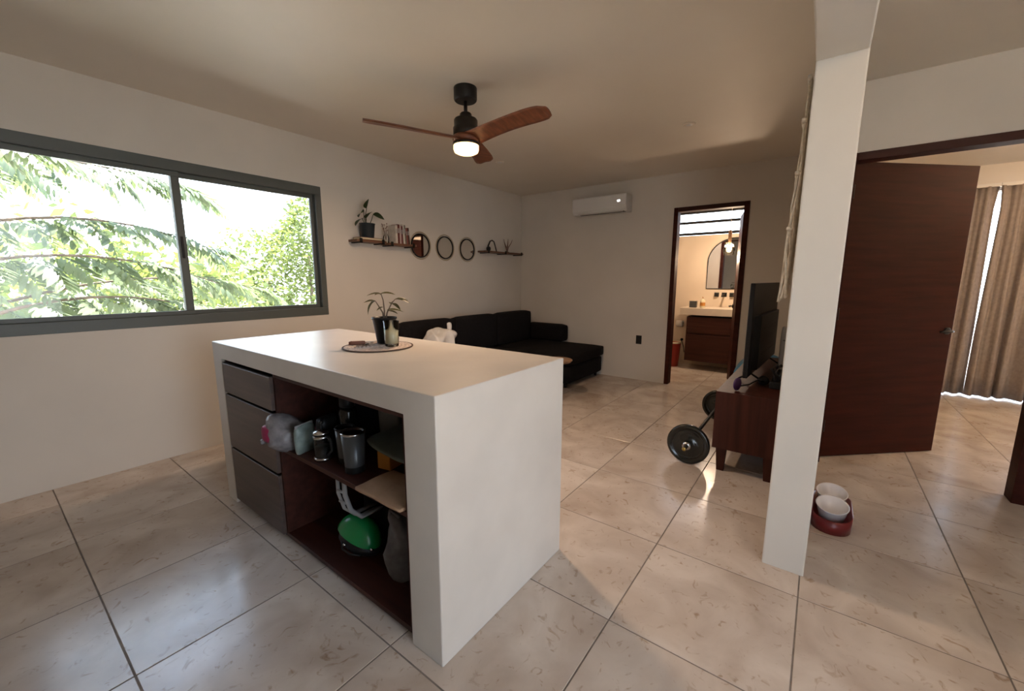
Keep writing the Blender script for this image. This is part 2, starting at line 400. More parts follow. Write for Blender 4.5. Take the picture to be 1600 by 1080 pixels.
# terrace doors in the right wall
win4 = sroot('window_4')
for y in (-1.89, -1.03):
    MB().box(XB-.1, XB-.04, y-.03, y+.03, 0, 2.2).build('frame_stile', 'alu', win4)
for y0, y1 in ((-1.86, -1.06),):
    MB().box(XB-.072, XB-.068, y0, y1, .02, 2.19).build('pane', 'glass', win4)
win5 = sroot('window_5')
for x in (-.37, .97):
    MB().box(x-.03, x+.03, YR-.1, YR-.04, 0, 2.2).build('frame_stile', 'alu', win5)
MB().box(-.34, .94, YR-.072, YR-.068, .02, 2.19).build('pane', 'glass', win5)

# bedroom door: frame and open leaf
d1 = sroot('door_1')
MB().box(XD-.012, XD+.112, DY1-.046, DY1, 0, DZ).build('door_jamb', 'doorwood', d1, .003)
MB().box(XD-.012, XD+.112, DY0, DY0+.058, 0, DZ).build('door_jamb', 'doorwood', d1, .003)
MB().box(XD-.012, XD+.112, DY0+.058, DY1-.046, DZ-.05, DZ).build('door_head', 'wood_h', d1, .003)
leafroot = thing('door_leaf', None, None); leafroot.parent = d1
leafroot.location = (3.80, -0.104, 0); leafroot.rotation_euler = (0, 0, math.atan2(-.716, .675))
lf = MB().box(0, .975, 0, .04, .006, 2.148)
def doorlever(par, x, z, y, s, into=-1):
    o = MB().lathe([(.001, 0), (.026, 0), (.026, .010), (.022, .012), (.001, .012)], 20, T=TR(x, y, z) @ RX(-PI/2*s)).build('handle_rose', 'black', par)
    MB().tube([(x, y, z), (x, y+.045*s, z), (x+into*.02, y+.05*s, z), (x+into*.115, y+.05*s, z)], .0085, 10).build('handle_lever', 'black', par)
    return o
slab = lf.build('door_slab', 'doorwood', leafroot, .003)
bpy.data.objects.remove(leafroot); slab.parent = d1; slab.location = (3.80, -0.104, 0); slab.rotation_euler = (0, 0, math.atan2(-.716, .675))
doorlever(slab, .925, .965, 0.0, -1); doorlever(slab, .925, .965, .04, 1)
for z in (.25, 1.1, 1.95): MB().tube([(0, 0, z-.045), (0, 0, z+.045)], .007, 8).build('hinge', 'bronze', slab)
# bathroom door
d2 = sroot('door_2')
MB().box(XF-.014, XF+.112, BY1-.05, BY1, 0, BZ).build('door_jamb', 'doorwood', d2, .003)
MB().box(XF-.014, XF+.112, BY0, BY0+.055, 0, BZ).build('door_jamb', 'doorwood', d2, .003)
MB().box(XF-.014, XF+.112, BY0+.055, BY1-.05, BZ-.05, BZ).build('door_head', 'wood_h', d2, .003)
slab2 = MB().box(0, .69, -.04, 0, .006, BZ-.055).build('door_slab', 'doorwood', d2, .003)
slab2.location = (XF+.115, BY0+.05, 0); slab2.rotation_euler = (0, 0, math.radians(13))
doorlever(slab2, .63, 1.0, 0.0, 1)

# ------------------------------------------------------------------ kitchen island
IX0, IX1, IY0, IY1, IT = 0.845, 1.648, 0.936, 2.846, 0.984
isl = thing('kitchen_island', 'pale polished cement kitchen island with dark wooden drawers and open niche', 'kitchen island', ((IX0+IX1)/2, (IY0+IY1)/2, 0))
cx, cy = (IX0+IX1)/2, (IY0+IY1)/2
def L(x, y): return x-cx, y-cy
def ibox(mb, x0, x1, y0, y1, z0, z1): return mb.box(x0-cx, x1-cx, y0-cy, y1-cy, z0, z1)
NY0, NY1 = 1.098, 2.728     # niche and drawers between the legs
ZT = .893
def shell_mesh(x0, x1, y0, y1, z1, n0, n1, zt, xb):
    P = lambda x, y, z: (x-cx, y-cy, z)
    v = [P(x0,y0,0),P(x0,n0,0),P(x0,n0,zt),P(x0,n1,zt),P(x0,n1,0),P(x0,y1,0),P(x0,y1,z1),P(x0,y0,z1),
         P(x1,y0,0),P(x1,y1,0),P(x1,y1,z1),P(x1,y0,z1), P(xb,n0,0),P(xb,n0,zt),P(xb,n1,zt),P(xb,n1,0)]
    f = [(0,7,2,1),(7,6,3,2),(6,5,4,3),(8,9,10,11),(7,11,10,6),(0,8,11,7),(5,6,10,9),(1,2,13,12),(2,3,14,13),(3,4,15,14),(12,13,14,15),(0,1,12,15,4,5,9,8)]
    return MB().add(v, f)
bo = shell_mesh(IX0, IX1, IY0, IY1, IT, NY0, NY1, ZT, 1.45).build('cement_body', 'concrete', isl, .004)
me = bo.data; bmx = bmesh.new(); bmx.from_mesh(me); bmesh.ops.recalc_face_normals(bmx, faces=bmx.faces); bmx.to_mesh(me); bmx.free()
DV = 2.105                   # divider between niche and drawers
car = MB()
ibox(car, IX0+.012, 1.445, NY0+.001, NY0+.019, .03, ZT-.001); ibox(car, IX0+.012, 1.445, DV-.018, DV, .03, ZT-.001)
ibox(sp_ := MB(), IX0+.017, 1.445, NY1-.019, NY1-.001, .03, ZT-.001); sp_.build('side_panel', 'wood_h', isl)
ibox(car, IX0+.012, 1.445, NY0+.019, DV-.018, .03, .05); ibox(car, IX0+.012, 1.445, NY0+.019, DV-.018, ZT-.02, ZT-.001); ibox(car, 1.42, 1.445, NY0+.019, DV-.018, .05, ZT-.02)
car.build('carcass', 'wood_h', isl)
ibox(sh := MB(), IX0+.014, 1.42, NY0+.020, DV-.019, .497, .519); sh.build('shelf', 'wood_h', isl, .002)
ibox(kp := MB(), IX0+.03, 1.445, NY0+.001, NY1-.001, 0, .029); kp.build('plinth', 'black', isl)
for z0, z1 in ((.703, .872), (.375, .687), (.038, .359)):
    ibox(dr := MB(), IX0-.004, IX0+.016, DV+.003, NY1-.022, z0, z1)
    do = dr.build('drawer', 'drawer', isl, .002)
    ibox(dl := MB(), IX0-.002, IX0+.012, DV+.004, NY1-.023, z1, z1+.004); dl.build('finger_pull_lip', 'bronze', do)
    ibox(bx := MB(), IX0+.016, 1.35, DV+.02, NY1-.04, z0+.01, z1-.03); bx.build('drawer_box', 'wood_h', do)

# things in the island niche --------------------------------------------------
SZ = .5195
# clouded bag with magenta packet
t = thing('plastic_bag', 'crumpled clouded plastic bag with magenta packet poking over the niche shelf edge', 'bag', (.90, 2.035, SZ))
MB().soft((-.03, .0, .075), (.14, .10, .15), .05, .01, 8, wob=.045, seed=2).build('bag_film', 'plasticbag', t)
MB().soft((-.105, .03, .10), (.03, .06, .07), .012, .005, 5, wob=.02, seed=5).build('packet', 'pink', t)
MB().soft((-.095, .06, .055), (.05, .02, .03), .008, 0, 4, wob=.015, seed=6).build('knotted_corner', 'plasticbag', t)
t = thing('snack_packet', 'upright pale green and white snack packet beside the clouded bag', 'packet', (.905, 1.93, SZ), .25)
MB().soft((0, 0, .065), (.10, .028, .13), .012, .008, 6, wob=.008, seed=9).build('sachet', 'wrapper', t)
MB().box(-.05, .05, -.003, .003, .128, .143).build('sealed_edge', 'strap', t)
t = thing('coffee_packet', 'dark packet with maroon label band behind the glass press', 'packet', (.99, 1.86, SZ), .15)
MB().soft((0, 0, .085), (.11, .06, .17), .016, .006, 6).build('sachet', 'blackplastic', t)
MB().box(-.057, -.053, -.024, .024, .08, .13).build('label_band', 'maroonpack', t)
t = thing('french_press', 'small glass coffee press with steel bands on the niche shelf', 'coffee press', (.915, 1.785, SZ))
MB().lathe([(.036, .012), (.037, .10), (.038, .125)], 20, cap=False).build('beaker', 'clearglass', t)
MB().lathe([(.034, .014), (.034, .062), (.001, .062)], 20).build('coffee', 'black', t)
MB().lathe([(.040, 0), (.040, .012), (.034, .014)], 20).build('base_ring', 'chrome', t)
MB().lathe([(.0395, .105), (.0395, .118), (.037, .118), (.037, .105)], 20).build('steel_band', 'chrome', t)
MB().lathe([(.040, .125), (.040, .134), (.012, .146), (.001, .146)], 20).build('lid', 'chrome', t)
MB().tube([(0, 0, .14), (0, 0, .17)], .0025, 6).lathe([(.001, .168), (.010, .172), (.010, .182), (.001, .188)], 12).build('plunger', 'black', t)
MB().tube([(0, -.038, .118), (0, -.075, .112), (0, -.08, .06), (0, -.042, .03)], .006, 8).build('handle', 'black', t)
t = thing('vacuum_flask', 'tall black flask standing behind the coffee press', 'flask', (1.04, 1.77, SZ))
MB().lathe([(.040, 0), (.042, .01), (.042, .20), (.034, .225)], 20).build('flask_body', 'blackgloss', t)
MB().lathe([(.034, .225), (.036, .23), (.036, .275), (.026, .285), (.001, .285)], 20).build('stopper', 'blackplastic', t)
for (x, y, h, r, lab) in ((.935, 1.560, .17, .050, 'wide slate grey tumbler with steel rim beside the kraft paper bag'), (.965, 1.675, .155, .042, 'narrow slate grey tumbler without lid beside the coffee press')):
    t = thing('tumbler', lab, 'tumbler', (x, y, SZ))
    MB().lathe([(r*.78, 0), (r*.8, .004), (r, h)], 24).build('tumbler_body', 'slate', t)
    MB().lathe([(r, h), (r+.002, h+.002), (r+.002, h+.010), (r-.006, h+.010), (r-.008, h-.03), (.001, h-.032)], 24).build('rim', 'chrome' if r > .045 else 'blackplastic', t)
    MB().lathe([(r*.82, .0), (r*.83, .03)], 24, cap=False).build('foot_band', 'black', t)
t = thing('cloth_bag', 'dark navy cloth bag filling the back of the upper niche', 'bag', (1.25, 1.925, SZ))
MB().soft((0, 0, .165), (.22, .29, .33), .09, .02, 8, wob=.03, seed=3).build('bag_body', 'navy', t)
MB().tube([(-.11, -.08, .24), (-.13, -.06, .30), (-.13, .06, .30), (-.11, .08, .24)], .010, 6).build('carry_strap', 'navy', t)
t = thing('paper_sack', 'pale grey flat plastic sack standing upright behind the pouch', 'sack', (1.205, 1.665, SZ))
MB().soft((0, 0, .155), (.05, .13, .31), .018, .012, 7, wob=.010, seed=4).build('sack_body', 'greypaper', t)
MB().box(-.031, -.028, -.03, .03, .10, .24).build('side_flap', 'pouch', t)
t = thing('orange_box', 'small orange card box half hidden behind the kraft bag', 'box', (1.06, 1.475, SZ), .2)
MB().box(-.045, .045, -.035, .035, 0, .085).build('carton', 'orange', t, .002)
MB().box(-.046, .0, -.036, .036, .0851, .087).build('lid_flap', 'kraft', t)
t = thing('grey_pouch', 'grey green soft pouch resting over the orange box', 'pouch', (1.095, 1.42, SZ+.092))
T0 = RX(.10) @ RY(-.10)
MB().soft((0, 0, .022), (.21, .27, .030), .014, .010, 8, wob=.008, seed=8, T=T0).build('pouch_body', 'pouch', t)
MB().box(-.09, .09, -.138, -.134, .018, .024, T=T0).build('zip', 'black', t)
t = thing('kraft_bag', 'flattened brown kraft paper bag jutting over the niche shelf edge', 'paper bag', (.925, 1.265, SZ), 0)
MB().soft((0, -.005, .011), (.185, .285, .018), .006, .002, 10, wob=.006, seed=11).build('folded_body', 'kraft', t)
MB().box(-.088, .085, -.004, -.001, .0195, .0215).build('centre_seam', 'kraft', t)
# lower niche
t = thing('backpack', 'black backpack with pale trimmed strap in the lower niche', 'backpack', (1.275, 1.66, .0505))
MB().soft((0, 0, .20), (.26, .42, .40), .10, .02, 8, wob=.025, seed=12).build('pack_body', 'navy', t)
MB().soft((-.135, .02, .13), (.06, .26, .19), .03, .012, 6).build('front_pocket', 'fabric', t)
sp1 = [(-.13, .10, .395), (-.27, .075, .415), (-.335, .06, .385), (-.345, .04, .32), (-.335, .015, .25), (-.295, .0, .205), (-.13, .02, .19)]
MB().tube(sp1, .012, 6).build('strap_trim', 'strap', t)
MB().tube([(q[0]+.004, q[1]-.045, q[2]) for q in sp1], .012, 6).build('strap_trim', 'strap', t)
pad = MB()
for i in range(len(sp1)-1):
    a, b = Vector(sp1[i]), Vector(sp1[i+1]); pad.add([a, b, b+Vector((.004, -.045, 0)), a+Vector((.004, -.045, 0))], [(0,1,2,3), (3,2,1,0)])
pad.build('strap_pad', 'fabric', t)
MB().tube([(sp1[3][0]-.004, .045, .335), (sp1[3][0]-.004, .0, .335)], .006, 6).build('strap_webbing', 'strap', t)
MB().tube([(sp1[3][0]-.004, .03, .285), (sp1[3][0]-.004, -.015, .285)], .006, 6).build('strap_webbing', 'strap', t)
t = thing('helmet', 'glossy bright green rounded hard shell with black rim in the lower niche', 'helmet', (.985, 1.665, .068), .35); t.location.z = .078; t.rotation_euler = (.32, .22, .35); t.scale = (.9, .88, .9)
shell = MB(); nU, nV = 20, 9; vs = []; fs = []
for j in range(nV+1):
    ph = j/nV*PI*.5
    for i in range(nU):
        a = 2*PI*i/nU; rr = math.cos(ph)
        x = .085*rr*math.cos(a); y = .135*rr*math.sin(a)*(1+.12*math.sin(a)); z = .055+.115*math.sin(ph)*(1+.12*math.sin(a)*rr)
        vs.append((x, y, z))
for j in range(nV):
    for i in range(nU): fs.append((j*nU+i, j*nU+(i+1) % nU, (j+1)*nU+(i+1) % nU, (j+1)*nU+i))
shell.add(vs, fs, True).build('hard_shell', 'green', t)
MB().lathe([(.060, .0), (.082, .02), (.087, .055), (.080, .060)], 20, sy=1.52).build('rim', 'blackplastic', t)
MB().lathe([(.001, 0), (.008, .001), (.007, .006), (.001, .007)], 10, T=TR(-.088, .03, .035) @ RY(-PI/2)).build('rivet', 'chrome', t)
MB().lathe([(.001, 0), (.008, .001), (.007, .006), (.001, .007)], 10, T=TR(-.065, -.115, .075) @ RY(-PI/2)).build('rivet', 'chrome', t)
MB().tube([(-.075, .06, .035), (-.095, .03, .015), (-.09, -.02, .008), (-.07, -.07, .02)], .005, 6).build('chin_strap', 'black', t)
t = thing('grey_cloth', 'grey crumpled cloth standing in the lower niche beside the backpack', 'cloth', (1.02, 1.355, .0505))
MB().soft((0, 0, .17), (.12, .11, .34), .045, .01, 8, wob=.035, seed=15).build('cloth_bundle', 'greycloth', t)
MB().tube([(-.05, .02, .31), (-.06, .0, .345), (-.04, -.03, .31)], .008, 6).build('knot', 'greycloth', t)

# things on the island top ----------------------------------------------------
t = thing('placemat', 'round woven fibre placemat under the pot plant', 'placemat', (1.312, 1.888, IT))
mm = MB()
for k in range(9):
    r = .012+k*.0195
    mm.lathe([(max(.0005, r-.010), .002), (r-.006, .0065), (r, .0075), (r+.006, .0065), (r+.0097, .002)], 48, cap=False)
mm.lathe([(.001, 0), (.178, 0), (.178, .003), (.001, .003)], 48)
mm.build('woven_coil', 'woven', t)
MB().lathe([(.176, .0), (.183, .003), (.183, .007), (.178, .008), (.174, .004)], 48, cap=False).build('bound_rim', 'wovendark', t)
ZM = IT+.0078
t = thing('potted_plant', 'small leafy plant in black tapered plastic pot on the placemat', 'potted plant', (1.392, 1.935, ZM))
MB().lathe([(.001, .004), (.042, .004), (.044, .006), (.064, .136), (.068, .136), (.068, .146), (.062, .146), (.060, .125)], 28, cap=False).lathe([(.001, 0), (.042, 0), (.044, .004)], 28).build('pot', 'blackplastic', t)
MB().lathe([(.001, .118), (.0605, .120)], 20, cap=False).build('soil', 'soil', t)
def leafmesh(name, ln, wd, fold=.25, droop=.25, m='leaf3', n=6):
    vs = []; fs = []
    for i in range(n+1):
        u = i/n; ww = wd*math.sin(PI*min(1, u*.97+.03))**.75*(1-.25*u); z = -droop*ln*u*u
        vs += [(ln*u, -ww/2, z+fold*ww), (ln*u, 0, z), (ln*u, ww/2, z+fold*ww)]
    for i in range(n):
        a = i*3; fs += [(a, a+3, a+4, a+1), (a+1, a+4, a+5, a+2)]
    b = MB().add(vs, fs, True); me = b.mesh(name); me.materials.append(M[m]); return me
lm = [leafmesh('leaf', .085, .034), leafmesh('leaf', .065, .03, droop=.4), leafmesh('leaf', .07, .05, droop=.7)]
stems = [[(0, 0, .118), (-.004, .004, .17), (-.02, .02, .21), (-.03, .03, .235)], [(.004, -.004, .118), (.012, -.012, .17), (.03, -.03, .22), (.045, -.045, .245)], [(0, .002, .118), (.004, 0, .18), (0, .002, .24), (-.008, .008, .275)]]
for s_ in stems: MB().tube(s_, [.005, .004, .003, .002], 6).build('stem', 'bark', t)
rs = random.Random(4)
for (p_, az, el, k, sc) in (((-.03, .03, .235), 130, -25, 2, 1.1), ((-.03, .03, .232), 160, 15, 1, .9), ((-.008, .008, .275), 140, 5, 0, .9), ((-.008, .008, .275), -30, 8, 0, .9), ((-.008, .008, .272), 60, 15, 1, .9), ((-.008, .008, .27), 200, 20, 1, .8),
        ((.045, -.045, .245), -50, -5, 0, 1.0), ((.045, -.045, .242), -20, 10, 0, .9), ((.03, -.03, .22), -80, -10, 1, 1), ((.012, -.012, .185), -40, 5, 0, 1.05), ((.012, -.012, .18), -70, 0, 0, .8), ((.0, .0, .20), 180, 0, 1, .7), ((.03, -.03, .225), 60, 10, 1, .9)):
    o = link('leaf', lm[k], t); o.location = p_; o.rotation_euler = (rs.uniform(-.4, .4), -math.radians(el), math.radians(az)); o.scale = (sc, sc, sc)
t = thing('candle_jar', 'clear glass jar candle beside the black plant pot', 'candle', (1.352, 1.822, ZM))
MB().lathe([(.034, 0), (.036, .004), (.041, .135), (.038, .135), (.033, .008), (.001, .007)], 28).build('jar', 'clearglass', t)
MB().lathe([(.001, .009), (.033, .009), (.0365, .085), (.001, .082)], 28).build('wax', 'wax', t)
MB().tube([(0, 0, .08), (.002, 0, .098)], .0012, 5).build('wick', 'black', t)
t = thing('wooden_block', 'short reddish wooden stick lying on the placemat edge', 'stick', (1.262, 2.008, ZM), math.radians(-33))
MB().soft((0, 0, .010), (.085, .026, .020), .006, 0, 6).build('stick_body', 'leafwood', t)
MB().lathe([(.001, 0), (.004, .001), (.001, .002)], 8, T=TR(-.03, 0, .0195)).build('stick_knot', 'black', t)
t = thing('keys', 'small bunch of keys on a ring beside the black pot', 'keys', (1.318, 1.985, ZM))
MB().tube([(.018*math.cos(a*PI/8), .018*math.sin(a*PI/8), .010) for a in range(17)], .0016, 6).build('key_ring', 'chrome', t)
for a in (.4, 2.2, 3.9):
    T0 = RZ(a) @ TR(.03, 0, .004)
    MB().lathe([(.001, 0), (.011, 0), (.011, .0025), (.001, .0025)], 12, T=T0).box(.008, .045, -.0035, .0035, 0, .0022, T=T0).build('key', 'bronze' if a > 1 else 'chrome', t)

# ------------------------------------------------------------------ ceiling fan
t = thing('ceiling_fan', 'three bladed walnut ceiling fan with black motor and glowing lamp', 'ceiling fan', (2.207, 2.054, HC))
MB().lathe([(.070, -.084), (.076, -.078), (.078, -.070), (.078, -.004), (.076, 0)][::1], 32).build('canopy', 'black', t)
MB().tube([(0, 0, -.08), (0, 0, -.19)], .0125, 12).build('downrod', 'black', t)
MB().lathe([(.080, -.305), (.086, -.300), (.087, -.255), (.080, -.250), (.080, -.205), (.074, -.196), (.042, -.190), (.040, -.165), (.034, -.158)], 32).build('motor_housing', 'bronze', t)
MB().lathe([(.050, -.352), (.085, -.345), (.092, -.330), (.088, -.306)], 32).build('blade_hub', 'walnut', t)
for ang in (149, 29, -91):
    T0 = RZ(math.radians(ang)); vs = []; fs = []; nS, nW = 18, 6
    for i in range(nS+1):
        u = i/nS; x = .055+.61*u
        wd = .085*(1-u)**2+.062+.085*min(1, u*1.25)
        if u > .9: wd *= math.sqrt(max(.08, 1-((u-.9)/.1)**2*.62))
        tw = math.radians(17-5*u); zc = -.328+.030*math.sin(u*PI*.5)
        for j in range(nW+1):
            v = j/nW-.5; yy = v*wd; arch = .010*(1-4*v*v)
            for top in (0, 1):
                zz = arch+(.008 if top else -.008)*(1-(2*v)**4*.8)
                q = Vector((x, -.012*math.sin(u*PI)+yy*math.cos(tw)-zz*math.sin(tw)*0, zc-yy*math.sin(tw)+zz)); vs.append(T0 @ q)
    st = (nW+1)*2
    for i in range(nS):
        for j in range(nW):
            a = i*st+j*2; fs += [(a, a+2, a+st+2, a+st)][::-1]+[(a+1, a+st+1, a+st+3, a+3)][::-1]
        a = i*st; fs.append((a, a+st, a+st+1, a+1)); a = i*st+nW*2; fs.append((a+1, a+st+1, a+st, a))
    a = nS*st
    for j in range(nW): fs.append((a+j*2, a+j*2+2, a+j*2+3, a+j*2+1))
    for j in range(nW): fs.append((j*2+1, j*2+3, j*2+2, j*2))
    bl = MB().add(vs, fs, True); o = bl.build('blade', 'walnut', t)
    bmx = bmesh.new(); bmx.from_mesh(o.data); bmesh.ops.recalc_face_normals(bmx, faces=bmx.faces); bmx.to_mesh(o.data); bmx.free()
MB().lathe([(.088, -.366), (.092, -.360), (.092, -.352)], 32).build('lamp_collar', 'bronze', t)
MB().lathe([(.001, -.420), (.060, -.418), (.080, -.408), (.086, -.392), (.086, -.366)], 32).build('lamp_diffuser', 'lamp', t)
ld = bpy.data.lights.new('fan_lamp_light', 'AREA'); ld.shape = 'DISK'; ld.size = .15; ld.energy = 17; ld.color = (1.0, .68, .44)
lo = bpy.data.objects.new('fan_lamp_light', ld); C.objects.link(lo); lo.location = (2.207, 2.054, HC-.4225)
for (x, y, lab) in ((3.793, 1.016, 'small round ceiling fitting on the bathroom side of the fan'), (3.719, 2.964, 'small round ceiling fitting between the fan and the sofa corner')):
    t = thing('ceiling_spot', lab, 'ceiling fitting', (x, y, HC))
    MB().lathe([(.001, -.006), (.030, -.008), (.045, -.008), (.048, -.003), (.048, 0)], 24).build('cover_ring', 'ceiling', t)
    MB().lathe([(.001, -.0085), (.026, -.0085), (.028, -.006)], 20, cap=False).build('cover_cap', 'white', t)

# ------------------------------------------------------------------ air conditioner, outlet
t = thing('air_conditioner', 'white wall mounted split air conditioner on the far wall', 'air conditioner', (XF, 2.475, 2.215))
sec = [(0, .0), (-.155, .0), (-.185, .035), (-.198, .075), (-.200, .20), (-.190, .212), (0, .215)]
T0 = Matrix(((1, 0, 0, 0), (0, 0, 1, 0), (0, 1, 0, 0), (0, 0, 0, 1)))
MB().prism(sec, -.385, .385, T=T0).build('casing', 'white', t, .008, 3)
MB().box(-.172, -.08, -.34, .30, -.002, .004).build('outlet_slot', 'black', t)
MB().box(-.03, .03, -.345, .305, -.002, .001, T=TR(-.172, 0, .006) @ RY(-.55)).build('louvre', 'white', t)
for k in range(7): MB().box(-.16, -.10, -.29+k*.09, -.286+k*.09, -.004, .0).build('vane', 'blackplastic', t)
MB().box(-.2022, -.1995, -.30, -.265, .115, .135).build('display', mat('display_glow', (.9, .9, .9), .3, emit=(1, 1, 1), es=3.0), t)
MB().box(-.12, -.06, -.388, -.384, .05, .17).build('side_grille', 'white', t, .002)
t = thing('wall_outlet', 'black rectangular wall socket plate beside the bathroom door', 'socket', (XF, 1.91, .549))
MB().box(-.008, 0, -.038, .038, -.058, .058).build('plate', 'black', t, .003)
for z in (-.025, .025): MB().box(-.010, -.007, -.016, .016, z-.014, z+.014).build('socket_insert', 'blackplastic', t, .002)

# ------------------------------------------------------------------ wall shelves, mirrors and things on them
def shelf(name, label, x0, x1, z, brs):
    c_ = (x0+x1)/2; t = thing(name, label, 'shelf', (c_, YW, z))
    MB().box(x0-c_, x1-c_, -.15, -.002, -.022, 0).build('board', 'shelfwood', t, .002)
    for b in brs:
        MB().box(b-c_-.014, b-c_+.014, -.158, -.0, -.034, -.023).box(b-c_-.014, b-c_+.014, -.158, -.151, -.036, .012).build('bracket', 'black', t)
    return t
shelf('wall_shelf', 'short wooden wall shelf carrying the dark potted plant', 2.395, 2.745, 1.738, (2.44, 2.70))
shelf('wall_shelf', 'short wooden wall shelf carrying the upright books', 2.775, 3.145, 1.728, (2.81, 3.10))
shelf('wall_shelf', 'longer wooden wall shelf next to the room corner', 4.34, 5.22, 1.735, (4.40, 4.78, 5.17))
for (x, lab) in ((3.322, 'round mirror in dark and gold ring frame next to the upright books'), (3.720, 'middle round mirror in dark and gold ring frame of the three'), (4.125, 'round mirror in dark and gold ring frame next to the longer shelf')):
    t = thing('round_mirror', lab, 'mirror', (x, YW, 1.738), group='round wall mirrors')
    T0 = RX(PI/2)
    MB().lathe([(.001, .010), (.128, .010)], 40, T=T0, cap=False).build('mirror_glass', 'mirror', t)
    MB().lathe([(.126, .001), (.126, .016), (.131, .020), (.138, .018), (.140, .001)], 40, T=T0, cap=False).build('inner_ring', 'black', t)
    MB().lathe([(.155+.0065*math.cos(a*PI/4), .010+.0065*math.sin(a*PI/4)) for a in range(9)], 40, T=T0, cap=False).build('outer_ring', 'gold', t)
    for a in range(4): MB().tube([(.138*math.cos(a*PI/2+.785), -.008, .138*math.sin(a*PI/2+.785)), (.152*math.cos(a*PI/2+.785), -.009, .152*math.sin(a*PI/2+.785))], .003, 6).build('ring_spacer', 'gold', t)
t = thing('stacked_book', 'dark red book lying flat under the shelf plant', 'book', (2.575, YW-.08, 1.7385), .06)
MB().box(-.14, .13, -.06, .06, 0, .004).box(-.14, .13, -.06, .06, .020, .024).box(-.14, .13, .056, .06, 0, .024).build('cover', mat('dark_red_cover', (.14, .03, .025), .5), t)
MB().box(-.137, .127, -.057, .056, .004, .020).build('pages', 'wax', t)
t = thing('shelf_plant', 'broad leaved plant in dark blue pot on the short shelf', 'potted plant', (2.565, YW-.085, 1.763))
MB().lathe([(.001, .0), (.058, .0), (.061, .004), (.075, .132), (.079, .134), (.079, .142), (.070, .142), (.068, .12), (.001, .118)], 28).build('pot', 'pothblue', t)
MB().lathe([(.001, .119), (.069, .121)], 20, cap=False).build('soil', 'soil', t)
lm2 = [leafmesh('leaf', .17, .12, fold=.12, droop=.35, m='leaf4'), leafmesh('leaf', .14, .11, fold=.15, droop=.15, m='leaf4')]
for pts, az, el, k, sc, roll in (([(0, 0, .12), (-.02, 0, .2), (-.01, -.02, .29)], 240, 40, 1, .9, .9), ([(-.01, 0, .12), (-.04, -.01, .19), (-.05, -.03, .25)], 200, -15, 0, .8, .6), ([(-.02, 0, .12), (-.06, -.02, .17), (-.07, -.03, .18)], 190, -20, 0, .75, .2),
        ([(.02, 0, .12), (.04, -.02, .18), (.055, -.03, .235)], -20, -5, 0, .75, .9), ([(0, .01, .12), (-.01, 0, .16), (-.02, -.02, .19)], 260, 30, 1, .9, .5)):
    MB().tube(pts, [.004, .0035, .003], 6).build('stem', 'leaf4', t)
    o = link('leaf', lm2[k], t); o.location = pts[-1]; o.rotation_euler = (roll, -math.radians(el), math.radians(az)); o.scale = (sc,)*3
t = thing('dried_bouquet', 'small dried flower sprig in glass vase beside the books', 'dried flowers', (2.785, YW-.085, 1.7285))
MB().lathe([(.026, 0), (.030, .004), (.033, .05), (.020, .085), (.024, .10)], 20, cap=False).lathe([(.001, 0), (.026, .0)], 20, cap=False).build('vase', 'clearglass', t)
rs = random.Random(3)
for k in range(14):
    a = rs.uniform(0, 6.28); q = Vector((.045*math.cos(a)*rs.random()-.01, .03*math.sin(a), rs.uniform(.11, .20)))
    MB().tube([(0, 0, .02), (q.x*.4, q.y*.4, q.z*.6), q], .0012, 5).lathe([(.001, -.006), (.007, 0), (.001, .008)], 7, c=q).build('sprig', 'dried', t)
xb = 2.868; lean0 = False; cols = [((.55, .50, .44), .19, .028, 0), ((.10, .015, .012), .200, .024, 0), ((.42, .33, .30), .195, .02, 0), ((.12, .02, .02), .185, .018, 0), ((.60, .55, .48), .205, .014, .08), ((.16, .15, .12), .200, .020, .08), ((.20, .06, .05), .17, .02, .08), ((.05, .02, .015), .175, .022, .08)]
blab = ['cream book at the vase end of the book row', 'black red book second in the row from the vase', 'pink grey book third in the row from the vase', 'slim maroon book fourth in the row from the vase', 'thin white book leaning in the middle of the row', 'olive grey book leaning behind the thin white one', 'brick red book leaning second from the mirror end', 'dark brown book leaning at the mirror end of the row']
for (c, h, wd, ln), lab in zip(cols, blab):
    t = thing('book', lab, 'book', (xb, YW-.03, 1.7285), group='upright books on the wall shelf')
    T0 = RY(-ln); d = .11
    if ln and not lean0: xb += h*math.sin(ln); t.location.x = xb; lean0 = True
    cm = mat('book_cover', c, .55, var=.15, scale=20)
    MB().box(0, .0022, -d, 0, 0, h, T=T0).box(wd-.0022, wd, -d, 0, 0, h, T=T0).box(0, wd, -d-.0015, -d+.001, 0, h, T=T0).build('cover', cm, t)
    MB().box(.0024, wd-.0024, -d+.001, -.003, .003, h-.003, T=T0).build('pages', 'wax', t)
    MB().box(wd*.2, wd*.8, -d-.0019, -d-.0012, h*.55, h*.8, T=T0).build('spine_label', 'strap', t)
    xb += wd/math.cos(ln)+.0015
t = thing('bent_ornament', 'small dark arched ornament on the longer shelf', 'ornament', (4.555, YW-.085, 1.7355))
MB().tube([(-.10, 0, .0), (-.085, 0, .07), (-.045, 0, .135), (0, 0, .15), (.04, 0, .135), (.07, 0, .07), (.095, 0, .004)], [.016, .012, .009, .009, .008, .007, .008], 8).build('arched_body', 'bronze', t)
MB().soft((-.08, 0, .03), (.06, .05, .06), .02, .004, 6).build('base_lump', 'black', t)
t = thing('coral_ornament', 'branching pale brown coral sprig on the longer shelf', 'ornament', (4.90, YW-.085, 1.7355))
